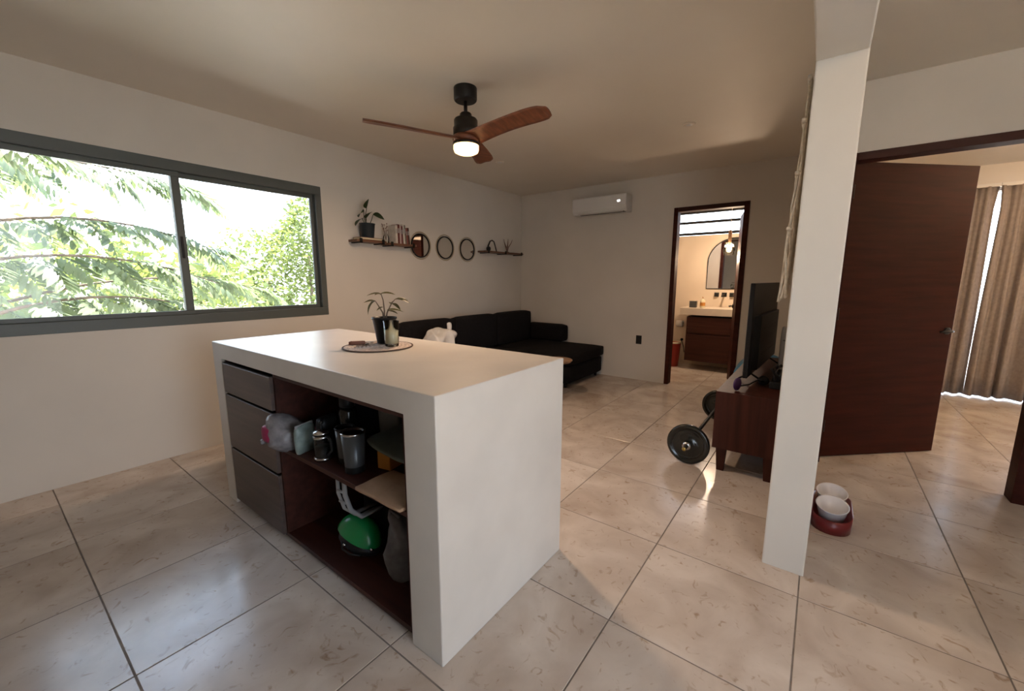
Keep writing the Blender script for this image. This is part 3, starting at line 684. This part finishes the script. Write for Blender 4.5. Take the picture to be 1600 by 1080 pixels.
for k, (dx, dz) in enumerate(((-.10, .17), (-.055, .19), (-.01, .16), (.05, .20), (.10, .19))):
    MB().tube([(0, 0, 0), (dx*.3, 0, dz*.4), (dx*.8, (k % 2-.5)*.03, dz*.75), (dx, (k % 2-.5)*.04, dz)], [.009, .007, .005, .003], 6).build('branch', 'dried', t)
MB().lathe([(.001, 0), (.03, 0), (.026, .012), (.001, .014)], 14).build('foot', 'dried', t)

# ------------------------------------------------------------------ sofa, bag and low table
t = thing('corner_sofa', 'black fabric corner sofa with chaise along the window wall', 'sofa', (4.0, 3.2, 0))
def sb(mb, x0, x1, y0, y1, z0, z1, r=.03, puff=0.0, n=8, T=None): return mb.soft(((x0+x1)/2-4.0, (y0+y1)/2-3.2, (z0+z1)/2), (x1-x0, y1-y0, z1-z0), r, puff, n, T)
sb(MB(), 2.60, 4.36, 2.98, 3.84, .05, .28).build('seat_base', 'fabric', t)
sb(MB(), 4.36, 5.365, 2.42, 3.84, .05, .28).build('chaise_base', 'fabric', t)
sb(MB(), 2.74, 3.55, 2.96, 3.66, .28, .435, .04, .008).build('seat_cushion', 'fabric', t)
sb(MB(), 3.555, 4.355, 2.96, 3.66, .28, .435, .04, .008).build('seat_cushion', 'fabric', t)
sb(MB(), 4.36, 5.365, 2.39, 3.66, .28, .435, .04, .006).build('chaise_cushion', 'fabric', t)
sb(MB(), 2.60, 5.365, 3.66, 3.845, .28, .74, .05).build('backrest', 'fabric', t)
sb(MB(), 2.56, 2.735, 2.97, 3.84, .05, .64, .05).build('armrest', 'fabric', t)
sb(MB(), 5.19, 5.368, 2.97, 3.66, .436, .69, .05).build('armrest', 'fabric', t)
for x0, x1 in ((2.742, 3.548), (3.552, 4.358), (4.362, 5.168)):
    o = sb(MB(), x0, x1, 3.50, 3.658, .438, .885, .045, .006).build('back_cushion', 'fabric', t)
for x, y in ((2.65, 3.05), (2.65, 3.78), (5.28, 2.48), (5.28, 3.78), (4.42, 2.48)):
    MB().lathe([(.018, 0), (.024, .052)], 12, c=(x-4, y-3.2, 0)).build('foot', 'black', t)
t = thing('plastic_carrier_bag', 'white crumpled carrier bag on the black sofa seat', 'bag', (2.965, 3.20, .44))
MB().soft((0, 0, .185), (.34, .22, .36), .05, .01, 12, wob=.045, seed=21).build('bag_body', 'whitebag', t)
MB().soft((.15, 0, .39), (.05, .05, .10), .02, 0, 5, wob=.02, seed=22).build('tied_handle', 'whitebag', t)
t = thing('low_table', 'low round layered wooden stool table in front of the sofa chaise', 'table', (3.94, 2.32, 0))
MB().lathe([(.001, .428), (.150, .428), (.156, .431), (.156, .437), (.150, .440), (.001, .440)], 40).build('lower_disc', 'tabletop', t)
MB().lathe([(.001, .441), (.163, .441), (.170, .445), (.170, .453), (.163, .457), (.001, .457)], 40).build('top_disc', 'tabletop', t)
for k in range(3):
    a = 2.2+k*2*PI/3
    MB().tube([(.09*math.cos(a), .09*math.sin(a), 0), (.07*math.cos(a), .07*math.sin(a), .43)], .011, 8).build('leg', 'black', t)

# ------------------------------------------------------------------ TV cabinet and what stands round it
SX0, SX1, SY0, SY1 = 3.05, 4.74, .128, .522
t = thing('tv_cabinet', 'dark red wooden TV cabinet on short legs against the partition', 'cabinet', ((SX0+SX1)/2, (SY0+SY1)/2, 0))
hx, hy = (SX1-SX0)/2, (SY1-SY0)/2
MB().box(-hx, hx, -hy, hy, .177, .197).box(-hx, hx, -hy, hy, .563, .585).box(-hx, -hx+.022, -hy, hy, .197, .563).box(hx-.022, hx, -hy, hy, .197, .563).box(-hx+.022, hx-.022, -hy, -hy+.01, .197, .563).build('carcass', 'wood', t)
for k in range(3):
    a = -hx+.024+k*(2*hx-.048)/3; b = a+(2*hx-.048)/3-.004
    o = MB().box(a, b, hy-.022, hy-.002, .2, .56).build('door', 'wood', t, .002)
    MB().lathe([(.001, 0), (.010, .0), (.012, .015), (.001, .018)], 12, T=TR(b-.05, hy-.002, .4) @ RX(-PI/2)).build('knob', 'black', o)
for x in (-hx+.035, hx-.095):
    for y in (-hy+.02, hy-.085):
        MB().add([(x+.008, y+.008, 0), (x+.052, y+.008, 0), (x+.052, y+.052, 0), (x+.008, y+.052, 0), (x, y, .177), (x+.065, y, .177), (x+.065, y+.065, .177), (x, y+.065, .177)],
                 [(0,3,2,1),(4,5,6,7),(0,1,5,4),(1,2,6,5),(2,3,7,6),(3,0,4,7)]).build('leg', 'wood', t)
ang = math.atan2(.320-.373, 4.49-3.3)
t = thing('television', 'large flat black television seen from behind on the cabinet', 'television', (3.895, .347, .586), ang)
MB().box(-.60, .60, 0, .030, .06, .735).build('panel', 'blackplastic', t, .004)
MB().box(-.588, .588, .0301, .032, .075, .725).build('screen', 'blackgloss', t)
MB().prism([(-.50, .0), (-.44, -.035), (.44, -.035), (.50, 0)], .10, .50).build('rear_housing', 'blackplastic', t, .004)
for x in (-.42, .42):
    MB().tube([(x, -.09, .006), (x, .01, .07), (x, .10, .006)], .008, 6).build('stand_foot', 'black', t)
for z in (.2, .3, .4): MB().box(-.3, .3, -.037, -.0345, z, z+.006).build('vent_slot', 'black', t)
t = thing('headset', 'purple oval ear pad with thin black arm lying on the cabinet', 'headset', (3.14, .41, .5855))
MB().lathe([(.001, -.010), (.030, -.010), (.038, -.004), (.038, .004), (.030, .010), (.001, .010)], 20, T=TR(0, 0, .048) @ RZ(-.45) @ RX(PI/2), sy=1.2).build('ear_pad', 'purple', t)
MB().tube([(.01, -.002, .03), (.09, -.06, .035), (.18, -.10, .055), (.26, -.13, .03)], .0055, 8).build('headband_arm', 'black', t)
MB().lathe([(.001, -.010), (.030, -.010), (.036, 0), (.030, .010), (.001, .010)], 20, T=TR(.27, -.13, .0375) @ RY(PI/2)).build('ear_cup', 'black', t)
t = thing('games_console', 'black boxy electronics with cables behind the television', 'console', (3.50, .190, .5855), -.02)
MB().box(-.16, .16, -.055, .045, 0, .05).build('lower_case', 'blackplastic', t, .006)
MB().box(-.12, .10, -.05, .04, .05, .10, T=RZ(.12)).build('upper_case', 'black', t, .006)
for k in range(3): MB().tube([(-.15+.02*k, .0, .06), (-.20, -.02+.03*k, .11+.02*k), (-.12, -.03+.02*k, .17), (-.02, .02, .13), (.05, .0, .08)], .006, 6).build('cable', 'black', t)
t = thing('wifi_router', 'white upright router box between television and pillar', 'router', (3.74, .185, .5855))
MB().box(-.05, .05, -.045, .045, 0, .012).build('foot', 'white', t, .003)
MB().soft((0, 0, .21), (.09, .075, .395), .02, 0, 6).build('router_body', 'white', t)
MB().box(-.047, -.0445, -.02, .02, .30, .31).build('status_strip', 'strap', t)
t = thing('barbell', 'short black barbell with glossy weight plates lying beside the cabinet', 'barbell', (3.66, .690, .149), .008)
def RYx(x): return TR(x, 0, 0) @ RY(PI/2)
MB().tube([(-.70, 0, 0), (.70, 0, 0)], .0135, 12).build('bar', 'black', t)
for s_ in (-1, 1):
    x = .585*s_
    o = MB().lathe([(.020, -.016), (.050, -.018), (.056, -.012), (.118, -.010), (.124, -.018), (.142, -.018), (.148, -.010), (.148, .010), (.142, .018), (.124, .018), (.118, .010), (.056, .012), (.050, .018), (.020, .016)], 40, T=RYx(x), cap=False).build('weight_plate', 'blackgloss', t)
    MB().lathe([(.105, -.0105), (.109, -.013), (.113, -.0105)], 40, T=RYx(x), cap=False).build('raised_ring', 'bronze', o)
    MB().lathe([(.016, -.012), (.030, -.010), (.030, .010), (.016, .012)], 16, T=RYx(.630*s_), cap=False).build('collar', 'chrome', t)
    MB().lathe([(.001, -.003), (.013, -.003), (.0145, 0), (.013, .003), (.001, .003)], 14, T=RYx(.703*s_)).build('end_cap', 'brass', t)
t = thing('exercise_ball', 'blue inflated exercise ball behind the far end of the cabinet', 'ball', (5.065, .425, 0))
MB().lathe([(.285*math.sin(PI*k/24) if 0 < k < 24 else .001, .285-.285*math.cos(PI*k/24)) for k in range(25)], 36).build('ball_skin', 'blue', t)
rg = MB()
for k in range(-4, 5):
    z = .285+k*.03; r = math.sqrt(.285**2-(z-.285)**2); rg.lathe([(r-.001, z-.003), (r+.002, z), (r-.001, z+.003)], 36, cap=False)
rg.build('grip_ribs', 'blue', t)
MB().lathe([(.001, 0), (.012, 0), (.012, .004), (.001, .005)], 12, T=TR(0, 0, .570)).build('valve', 'white', t)

# macrame on the partition
t = thing('macrame_hanging', 'cream knotted macrame hanging on the living room side of the pillar', 'wall hanging', (2.42, PY1, 2.17))
MB().tube([(-.22, .016, 0), (.22, .016, 0)], .009, 8).build('dowel', 'cord', t)
rs = random.Random(11)
for k in range(34):
    x = -.20+k*.0122; ln = .90-.35*abs(x)/.2*0+rs.uniform(-.02, .03)
    if x > -.05: ln -= .25*(x+.05)/.25
    pts = []
    for i in range(10):
        u = i/9; pinch = math.sin(u*PI*3.5+k*.2)*.006
        pts.append((x*(1-.05*u)+pinch, .010+.026*u+.010*math.sin(u*11+k*1.7)*(.4+u), -ln*u))
    MB().tube(pts, [.004+.0015*(i/9) for i in range(10)], 6).build('cord', 'cord', t)
for z, d in ((-.16, .020), (-.37, .026), (-.60, .032)):
    for x in (-.19, -.12, -.04, .05, .14):
        if -z > .86-.25*max(0, x+.05)/.25: continue
        MB().soft((x, d, z), (.034, .024, .018), .008, 0, 5, wob=.006, seed=int(-z*40+x*50)).build('knot', 'cord', t)

# ------------------------------------------------------------------ pet bowls
t = thing('pet_feeder', 'maroon oval pet feeder tray on the hall floor beside the pillar', 'pet feeder', (2.815, -.157, 0))
def stadium(L_, W_, n=12):
    r = W_/2; p = []
    for k in range(n+1): a = -PI/2+PI*k/n; p.append((L_/2-r+r*math.cos(a), r*math.sin(a)))
    for k in range(n+1): a = PI/2+PI*k/n; p.append((-L_/2+r+r*math.cos(a), r*math.sin(a)))
    return p
po = stadium(.40, .185); pi_ = stadium(.384, .169); n = len(po); vs = []; fs = []
def zr(x): return .085+.012*math.cos(x*12)
for (x, y) in po: vs.append((x*.97, y*.95, 0))
for (x, y) in po: vs.append((x, y, zr(x)))
for (x, y) in pi_: vs.append((x, y, zr(x)))
for (x, y) in pi_: vs.append((x*.97, y*.95, .035))
for l_ in range(3):
    for k in range(n): fs.append((l_*n+k, l_*n+(k+1) % n, (l_+1)*n+(k+1) % n, (l_+1)*n+k))
fs.append(tuple(3*n+k for k in range(n))); fs.append(tuple(reversed(range(n))))
MB().add(vs, fs, True).build('tray', 'maroon', t)
for x, lab in ((-.085, 'white ceramic bowl in the pet feeder at its pillar end'), (.09, 'white ceramic bowl in the pet feeder at its bedroom door end')):
    b = thing('pet_bowl', lab, 'bowl', (2.815+x, -.157, .0355), group='white bowls in the pet feeder')
    prof = [(.001, .0), (.050, .0), (.056, .006), (.073, .085), (.077, .088), (.074, .091), (.069, .087), (.050, .022), (.001, .018)]
    mb = MB().lathe(prof, 32)
    mb.v = [(q[0], q[1]*.98, q[2]*(1+.22*q[0]/.077)) for q in mb.v]
    mb.build('bowl_body', 'ceramic', b)

# ------------------------------------------------------------------ bedroom curtains
def curtain(name, label, y0, y1, nf, z0, z1, seed):
    t = thing(name, label, 'curtain', (6.95, (y0+y1)/2, 0)); rs = random.Random(seed); n = nf*10; vs = []; fs = []; nz = 10
    for j in range(nz+1):
        v = j/nz; z = z0+(z1-z0)*v
        for i in range(n+1):
            u = i/n; amp = .045*(1-.5*v)*(1+.4*math.sin(i*.37+seed)); yy = (u-.5)*(y1-y0); gp = .020*max(0.0, min(1.0, (v-.30)/.55))*(1 if v < .97 else .2); yy += (gp*max(0, 1-u*4) if seed == 1 else -gp*max(0, 1-(1-u)*4))
            vs.append((amp*math.sin(u*nf*2*PI+.6*math.sin(v*2+seed))+.010*math.sin(u*nf*4.7*PI+v), yy+.02*(1-v)*math.sin(u*PI)*math.sin(u*nf*PI), z))
    for j in range(nz):
        for i in range(n): a = j*(n+1)+i; fs.append((a, a+1, a+n+2, a+n+1))
    o = MB().add(vs, fs, True).build('fabric_panel', 'curtain', t); m_ = o.modifiers.new('solid', 'SOLIDIFY'); m_.thickness = .003
    MB().box(-.02, .02, -(y1-y0)/2, (y1-y0)/2-.002, z1-.005, z1+.03).build('heading_track', 'white', t)
    return t
curtain('curtain', 'taupe pleated curtain panel next to the open bedroom door edge', -1.444, -.95, 4, .012, 2.36, 1)
curtain('curtain', 'taupe pleated curtain panel beside the bright slit', -2.05, -1.445, 5, .012, 2.36, 2)

# ------------------------------------------------------------------ bathroom things
VX0, VX1, VY0, VY1 = 6.50, 6.945, .47, 1.60
t = thing('bathroom_vanity', 'floating dark wood bathroom vanity with cement counter', 'vanity', (6.72, 1.03, 0))
def vb(x0, x1, y0, y1, z0, z1): return MB().box(x0-6.72, x1-6.72, y0-1.03, y1-1.03, z0, z1)
vb(VX0+.02, VX1, VY0, VY1, .13, .80).build('cabinet_body', 'wood_h', t)
vb(VX0, VX0+.02, VY0, VY1-.004, .558, .795).build('drawer_front', 'wood_h', t, .002)
vb(VX0, VX0+.02, VY0, VY1-.004, .133, .535).build('drawer_front', 'wood_h', t, .002)
vb(VX0-.02, VX1, VY0-.01, VY1+.10, .825, .93).build('counter', 'counter', t, .004)
t = thing('arched_mirror', 'arched wall mirror in thin black frame above the vanity', 'mirror', (XBA, 1.09, 1.21))
arc = [(-.36, 0), (.36, 0)]+[(.36*math.cos(PI*k/24), .40+.345*math.sin(PI*k/24)) for k in range(25)]
T0 = Matrix(((0, 0, -1, 0), (1, 0, 0, 0), (0, 1, 0, 0), (0, 0, 0, 1)))
MB().prism(arc, .002, .012, T=T0).build('mirror_glass', 'mirror', t)
pts = [T0 @ Vector((x, y, .012)) for x, y in arc]; MB().tube(pts+[pts[0]], .007, 6).build('frame', 'black', t)
for y, lab in ((1.295, 'black wall tap handle at the soap end of the mirror'), (1.085, 'black wall tap handle at the door end of the mirror')):
    t = thing('tap_handle', lab, 'tap', (XBA, y, 1.12))
    MB().box(-.05, 0, -.025, .025, -.025, .025).build('tap_knob', 'black', t, .004)
    MB().box(-.006, 0, -.032, .032, -.032, .032).build('tap_plate', 'black', t, .002)
t = thing('wall_spout', 'black wall spout between the two tap handles', 'tap', (XBA, 1.19, 1.12))
MB().box(-.006, 0, -.035, .035, -.032, .032).build('tap_plate', 'black', t, .002)
MB().tube([(0, 0, 0), (-.14, 0, 0), (-.155, 0, -.015), (-.155, 0, -.03)], .014, 10).build('spout_pipe', 'black', t)
t = thing('soap_bottle', 'cream pump soap bottle with label on the vanity counter', 'bottle', (6.62, 1.415, .9305))
MB().lathe([(.034, 0), (.036, .004), (.036, .10), (.028, .118), (.012, .124), (.012, .134)], 20).build('bottle_body', 'wax', t)
MB().tube([(0, 0, .134), (0, 0, .158), (-.035, 0, .158)], .005, 8).build('pump', 'orange', t)
MB().lathe([(.0365, .03), (.0365, .08)], 20, cap=False).build('label', 'orange', t)
t = thing('grey_box', 'small dark grey cube box on the vanity counter', 'box', (6.62, 1.545, .9305))
MB().box(-.04, .04, -.048, .048, 0, .09).build('box_body', 'slate', t, .004)
MB().box(-.042, .042, -.05, .05, .09, .098).build('box_lid', 'slate', t, .002)
t = thing('toilet_roll_holder', 'white paper roll on black holder beside the vanity', 'paper roll', (XBA, 1.79, .66))
MB().tube([(0, .06, 0), (-.07, .06, 0), (-.07, -.055, 0)], .007, 8).box(-.008, 0, .04, .08, -.02, .02).build('holder_arm', 'black', t)
MB().lathe([(.022, -.05), (.052, -.05), (.052, .05), (.022, .05), (.022, -.05)], 24, T=TR(-.07, 0, -.012) @ RX(PI/2), cap=False).build('paper_roll', 'white', t)
t = thing('waste_bin', 'red plastic waste bin on the bathroom floor', 'bin', (6.62, 1.80, 0))
MB().lathe([(.001, .004), (.085, .004), (.088, 0), (.112, .36), (.116, .36), (.116, .375), (.106, .375), (.085, .012)], 28, cap=False).build('bin_body', 'red', t)
MB().lathe([(.108, .36), (.119, .366), (.120, .385), (.112, .39), (.106, .375)], 28, cap=False).build('bin_liner', 'wax', t)
t = thing('angle_valve', 'dark water valve and hose on the bathroom wall above the bin', 'valve', (XBA, 1.76, .385))
MB().lathe([(.001, 0), (.022, 0), (.022, .006), (.010, .008), (.010, .05), (.001, .05)], 14, T=RY(-PI/2)).build('valve_body', 'black', t)
MB().tube([(-.04, 0, 0), (-.06, -.03, -.05), (-.06, -.05, -.12), (-.05, -.06, -.20)], .006, 8).build('hose', 'black', t)
t = thing('pendant_lamp', 'small wooden pendant lamp with glass shade hanging in the bathroom', 'lamp', (6.35, 1.075, HC))
MB().lathe([(.04, -.02), (.045, -.01), (.045, 0)], 20).build('ceiling_rose', 'tabletop', t)
MB().tube([(0, 0, -.01), (0, 0, -.62)], .003, 6).build('flex', 'cord', t)
MB().lathe([(.018, -.80), (.022, -.79), (.022, -.63), (.012, -.61)], 20).build('lamp_holder', 'tabletop', t)
MB().lathe([(.001, -.90), (.024, -.895), (.036, -.86), (.030, -.82), (.016, -.80)], 20).build('bulb', 'lamp', t)
MB().lathe([(.06, -.94), (.075, -.88), (.06, -.80), (.024, -.775)], 24, cap=False).build('glass_shade', 'clearglass', t)
ld = bpy.data.lights.new('bathroom_lamp_light', 'POINT'); ld.energy = 18; ld.color = (1.0, .72, .49); ld.shadow_soft_size = .05
lo = bpy.data.objects.new('bathroom_lamp_light', ld); C.objects.link(lo); lo.location = (6.30, 1.075, HC-.97)

# ceiling lamps of the hall and the bedroom
def ceiling_lamp(x, y, label, watts):
    t = thing('ceiling_lamp', label, 'lamp', (x, y, HC))
    MB().lathe([(.001, -.03), (.15, -.03), (.16, -.02), (.16, 0)], 32).build('lamp_base', 'white', t)
    MB().lathe([(.001, -.085), (.07, -.080), (.12, -.06), (.14, -.03)], 32).build('lamp_dome', 'lamp', t)
    d = bpy.data.lights.new('ceiling_lamp_light', 'POINT'); d.energy = watts; d.color = (1.0, .66, .38); d.shadow_soft_size = .1
    o = bpy.data.objects.new('ceiling_lamp_light', d); C.objects.link(o); o.location = (x, y, HC-.20)
ceiling_lamp(1.0, -1.0, 'round warm ceiling lamp in the hall', 8)
ceiling_lamp(5.3, -2.3, 'round warm ceiling lamp in the bedroom', 34)

# ------------------------------------------------------------------ outdoors
tag(MB().box(-60, 60, -60, 90, -3.4, -3.2).build('ground', 'ground'), kind='structure')
tag(MB().box(-12, XB-.21, -8, 5, -.25, -.03).box(XB-.21, 3.4, -8, YR-.16, -.25, -.03).build('terrace', 'terrace'), kind='structure')
tag(MB().box(XB-.2, XBR+.2, YW+T_, YW+.75, HC, HC+.14).build('added_sun_eave', 'plaster'), kind='structure')  # unseen overhang, added to keep direct sun out of the window

def frond(name, ln, npair, lw, ll, seed, m='leaf1'):
    rs = random.Random(seed); mb = MB(); pts = []
    for i in range(9):
        u = i/8; pts.append(Vector((ln*u*(1-.12*u), 0, -.30*ln*u*u+.05*ln*math.sin(u*PI))))
    mb.tube(pts, [.0035*(1-.7*i/8) for i in range(9)], 4, cap=False)
    for k in range(npair):
        u = .12+.88*k/(npair-1); i = min(7, int(u*8)); q = pts[i].lerp(pts[i+1], u*8-i)
        sz = math.sin(PI*(.18+.72*u))
        for s_ in (-1, 1):
            a = math.radians(62-18*u+rs.uniform(-8, 8)); d = Vector((math.cos(a), s_*math.sin(a), -.42+rs.uniform(-.2, .15))).normalized()
            sd = Vector((0, 0, 1)).cross(d).normalized(); l_ = ll*sz*rs.uniform(.9, 1.1); w_ = lw*sz
            z_ = Vector((0, 0, -.10*l_))
            mb.add([q, q+d*l_*.35+sd*w_*.5, q+d*l_*.75+sd*w_*.38+z_, q+d*l_+z_*2, q+d*l_*.75-sd*w_*.38+z_, q+d*l_*.35-sd*w_*.5, q+d*l_*.55+Vector((0, 0, -.02*l_))],
                   [(0,1,6),(1,2,6),(2,3,6),(3,4,6),(4,5,6),(5,0,6)], True)
    me = mb.mesh(name); me.materials.append(M[m]); return me
FR = [frond('leaf', .52, 11, .048, .155, 1), frond('leaf', .46, 10, .045, .14, 2), frond('leaf', .60, 12, .05, .16, 3)]
tree = thing('pinnate_tree', 'tree with long feathery compound leaves close outside the window', 'tree', (-.55, 6.1, -3.2))
ox, oy, oz = -.55, 6.1, -3.2
MB().tube([(0, 0, 0), (.05, .02, 1.5), (.0, .08, 3.0), (.10, .10, 4.3), (.05, .05, 5.6), (.2, 0, 6.6)], [.13, .11, .09, .07, .05, .02], 10).build('trunk', 'bark', tree)
rs = random.Random(23); leaves = 0
branches = [((-.5, 6.15, 2.1), (.3, 5.9, 2.62), (.95, 5.7, 2.42), (1.55, 5.65, 2.35)), ((-.5, 6.1, 1.5), (.3, 5.8, 2.02), (1.0, 5.6, 2.02), (1.75, 5.5, 1.66)), ((-.5, 6.1, 1.2), (.2, 5.6, 1.66), (.9, 5.4, 1.66), (1.7, 5.3, 1.30)),
            ((-.5, 6.1, .6), (.1, 5.5, 1.22), (.9, 5.2, 1.32), (1.5, 5.1, 1.02)), ((-.45, 6.2, .8), (.6, 6.2, 1.4), (1.6, 6.2, 1.50), (2.5, 6.1, 1.18)), ((-.5, 6.1, .1), (.2, 5.6, .72), (1.0, 5.4, .92), (1.9, 5.3, .72)), ((-.5, 6.2, .3), (.8, 6.5, .95), (1.9, 6.5, 1.1), (2.9, 6.4, .85)),
            ((-.4, 6.3, 1.8), (.2, 6.6, 2.5), (.5, 6.7, 2.9), (.9, 6.8, 2.95)), ((-.5, 6.1, 2.0), (-.3, 5.6, 2.5), (-.1, 5.2, 2.55), (.3, 5.0, 2.35))]
def bez(p, u):
    a, b, c, d = map(Vector, p); return a*(1-u)**3+b*3*u*(1-u)**2+c*3*u*u*(1-u)+d*u**3
for br in branches:
    pts = [bez(br, i/10) for i in range(11)]
    MB().tube([q-Vector((ox, oy, oz)) for q in pts], [.022*(1-.8*i/10) for i in range(11)], 6).build('branch', 'bark', tree)
    nl = 26
    for k in range(nl):
        u = .16+.84*k/(nl-1); q = bez(br, u); tg = (bez(br, min(1, u+.03))-bez(br, u-.03)).normalized()
        az = math.atan2(tg.y, tg.x)+(.95-.6*u)*(1 if k % 2 else -1)*rs.uniform(.6, 1.3)
        o = link('leaf', rs.choice(FR), tree); o.location = q-Vector((ox, oy, oz))
        o.rotation_euler = (rs.uniform(-.5, .5), rs.uniform(.0, .55), az); sc = rs.uniform(.75, 1.1); o.scale = (sc,)*3; leaves += 1

def bushy(name, label, loc, blobs, nleaf, size, m, seed):
    t = thing(name, label, 'tree', loc, group=None); rs = random.Random(seed); vs = []; fs = []
    mb = MB()
    tot = sum(b[3]**2 for b in blobs)
    for (x, y, z, r) in blobs:
        for k in range(int(nleaf*r*r/tot)):
            d = Vector((rs.gauss(0, 1), rs.gauss(0, 1), rs.gauss(0, 1))).normalized(); q = Vector((x, y, z))+d*r*rs.uniform(.55, 1.08)
            q += Vector(noise.noise_vector(q*.9))*.35*r
            a = Vector((rs.gauss(0, 1), rs.gauss(0, 1), rs.gauss(0, .6)-.3)).normalized(); b = a.cross(Vector((rs.gauss(0, 1), rs.gauss(0, 1), rs.gauss(0, 1)))).normalized()
            s_ = size*rs.uniform(.6, 1.3); i = len(vs)
            vs += [q, q+a*s_*.5+b*s_*.22, q+a*s_, q+a*s_*.5-b*s_*.22]; fs.append((i, i+1, i+2, i+3))
    o = mb.add(vs, fs, True).build('foliage', m, t); o['kind'] = 'stuff'
    for (x, y, z, r) in blobs[:4]:
        MB().tube([(0, 0, 0), (x*.4, y*.4, z*.5), (x, y, z)], [.14, .09, .03], 8).build('trunk' if x == blobs[0][0] else 'branch', 'bark', t)
    return t
bushy('bushy_tree', 'sunlit yellow green bushy tree behind the feathery branches', (1.6, 9.8, -3.2), [(0, 0, 4.0, 1.5), (1.3, .4, 3.6, 1.3), (-1.5, .2, 3.4, 1.4), (.4, -.6, 2.9, 1.3), (-2.9, .5, 3.6, 1.3)], 9000, .20, 'leaf2', 1)
bushy('bushy_tree', 'pale leafy tree rising at the sofa end of the window', (7.2, 14.0, -3.2), [(0, 0, 5.4, 1.5), (.5, 0, 6.5, 1.2), (-1.4, 0, 4.6, 1.4), (-2.5, 0, 3.8, 1.2), (1.5, .2, 5.4, 1.5), (-.3, -.4, 3.6, 1.4)], 12000, .18, 'leaf2', 2)
bushy('bushy_tree', 'distant green tree mass low behind the other trees', (-1.5, 21.5, -3.2), [(0, 0, 3.6, 2.0), (2.6, .5, 3.4, 1.9), (5.0, .3, 3.6, 1.9), (-2.6, 0, 3.8, 1.9), (8.5, 1, 3.8, 2.2)], 9000, .26, 'leaf2', 3)
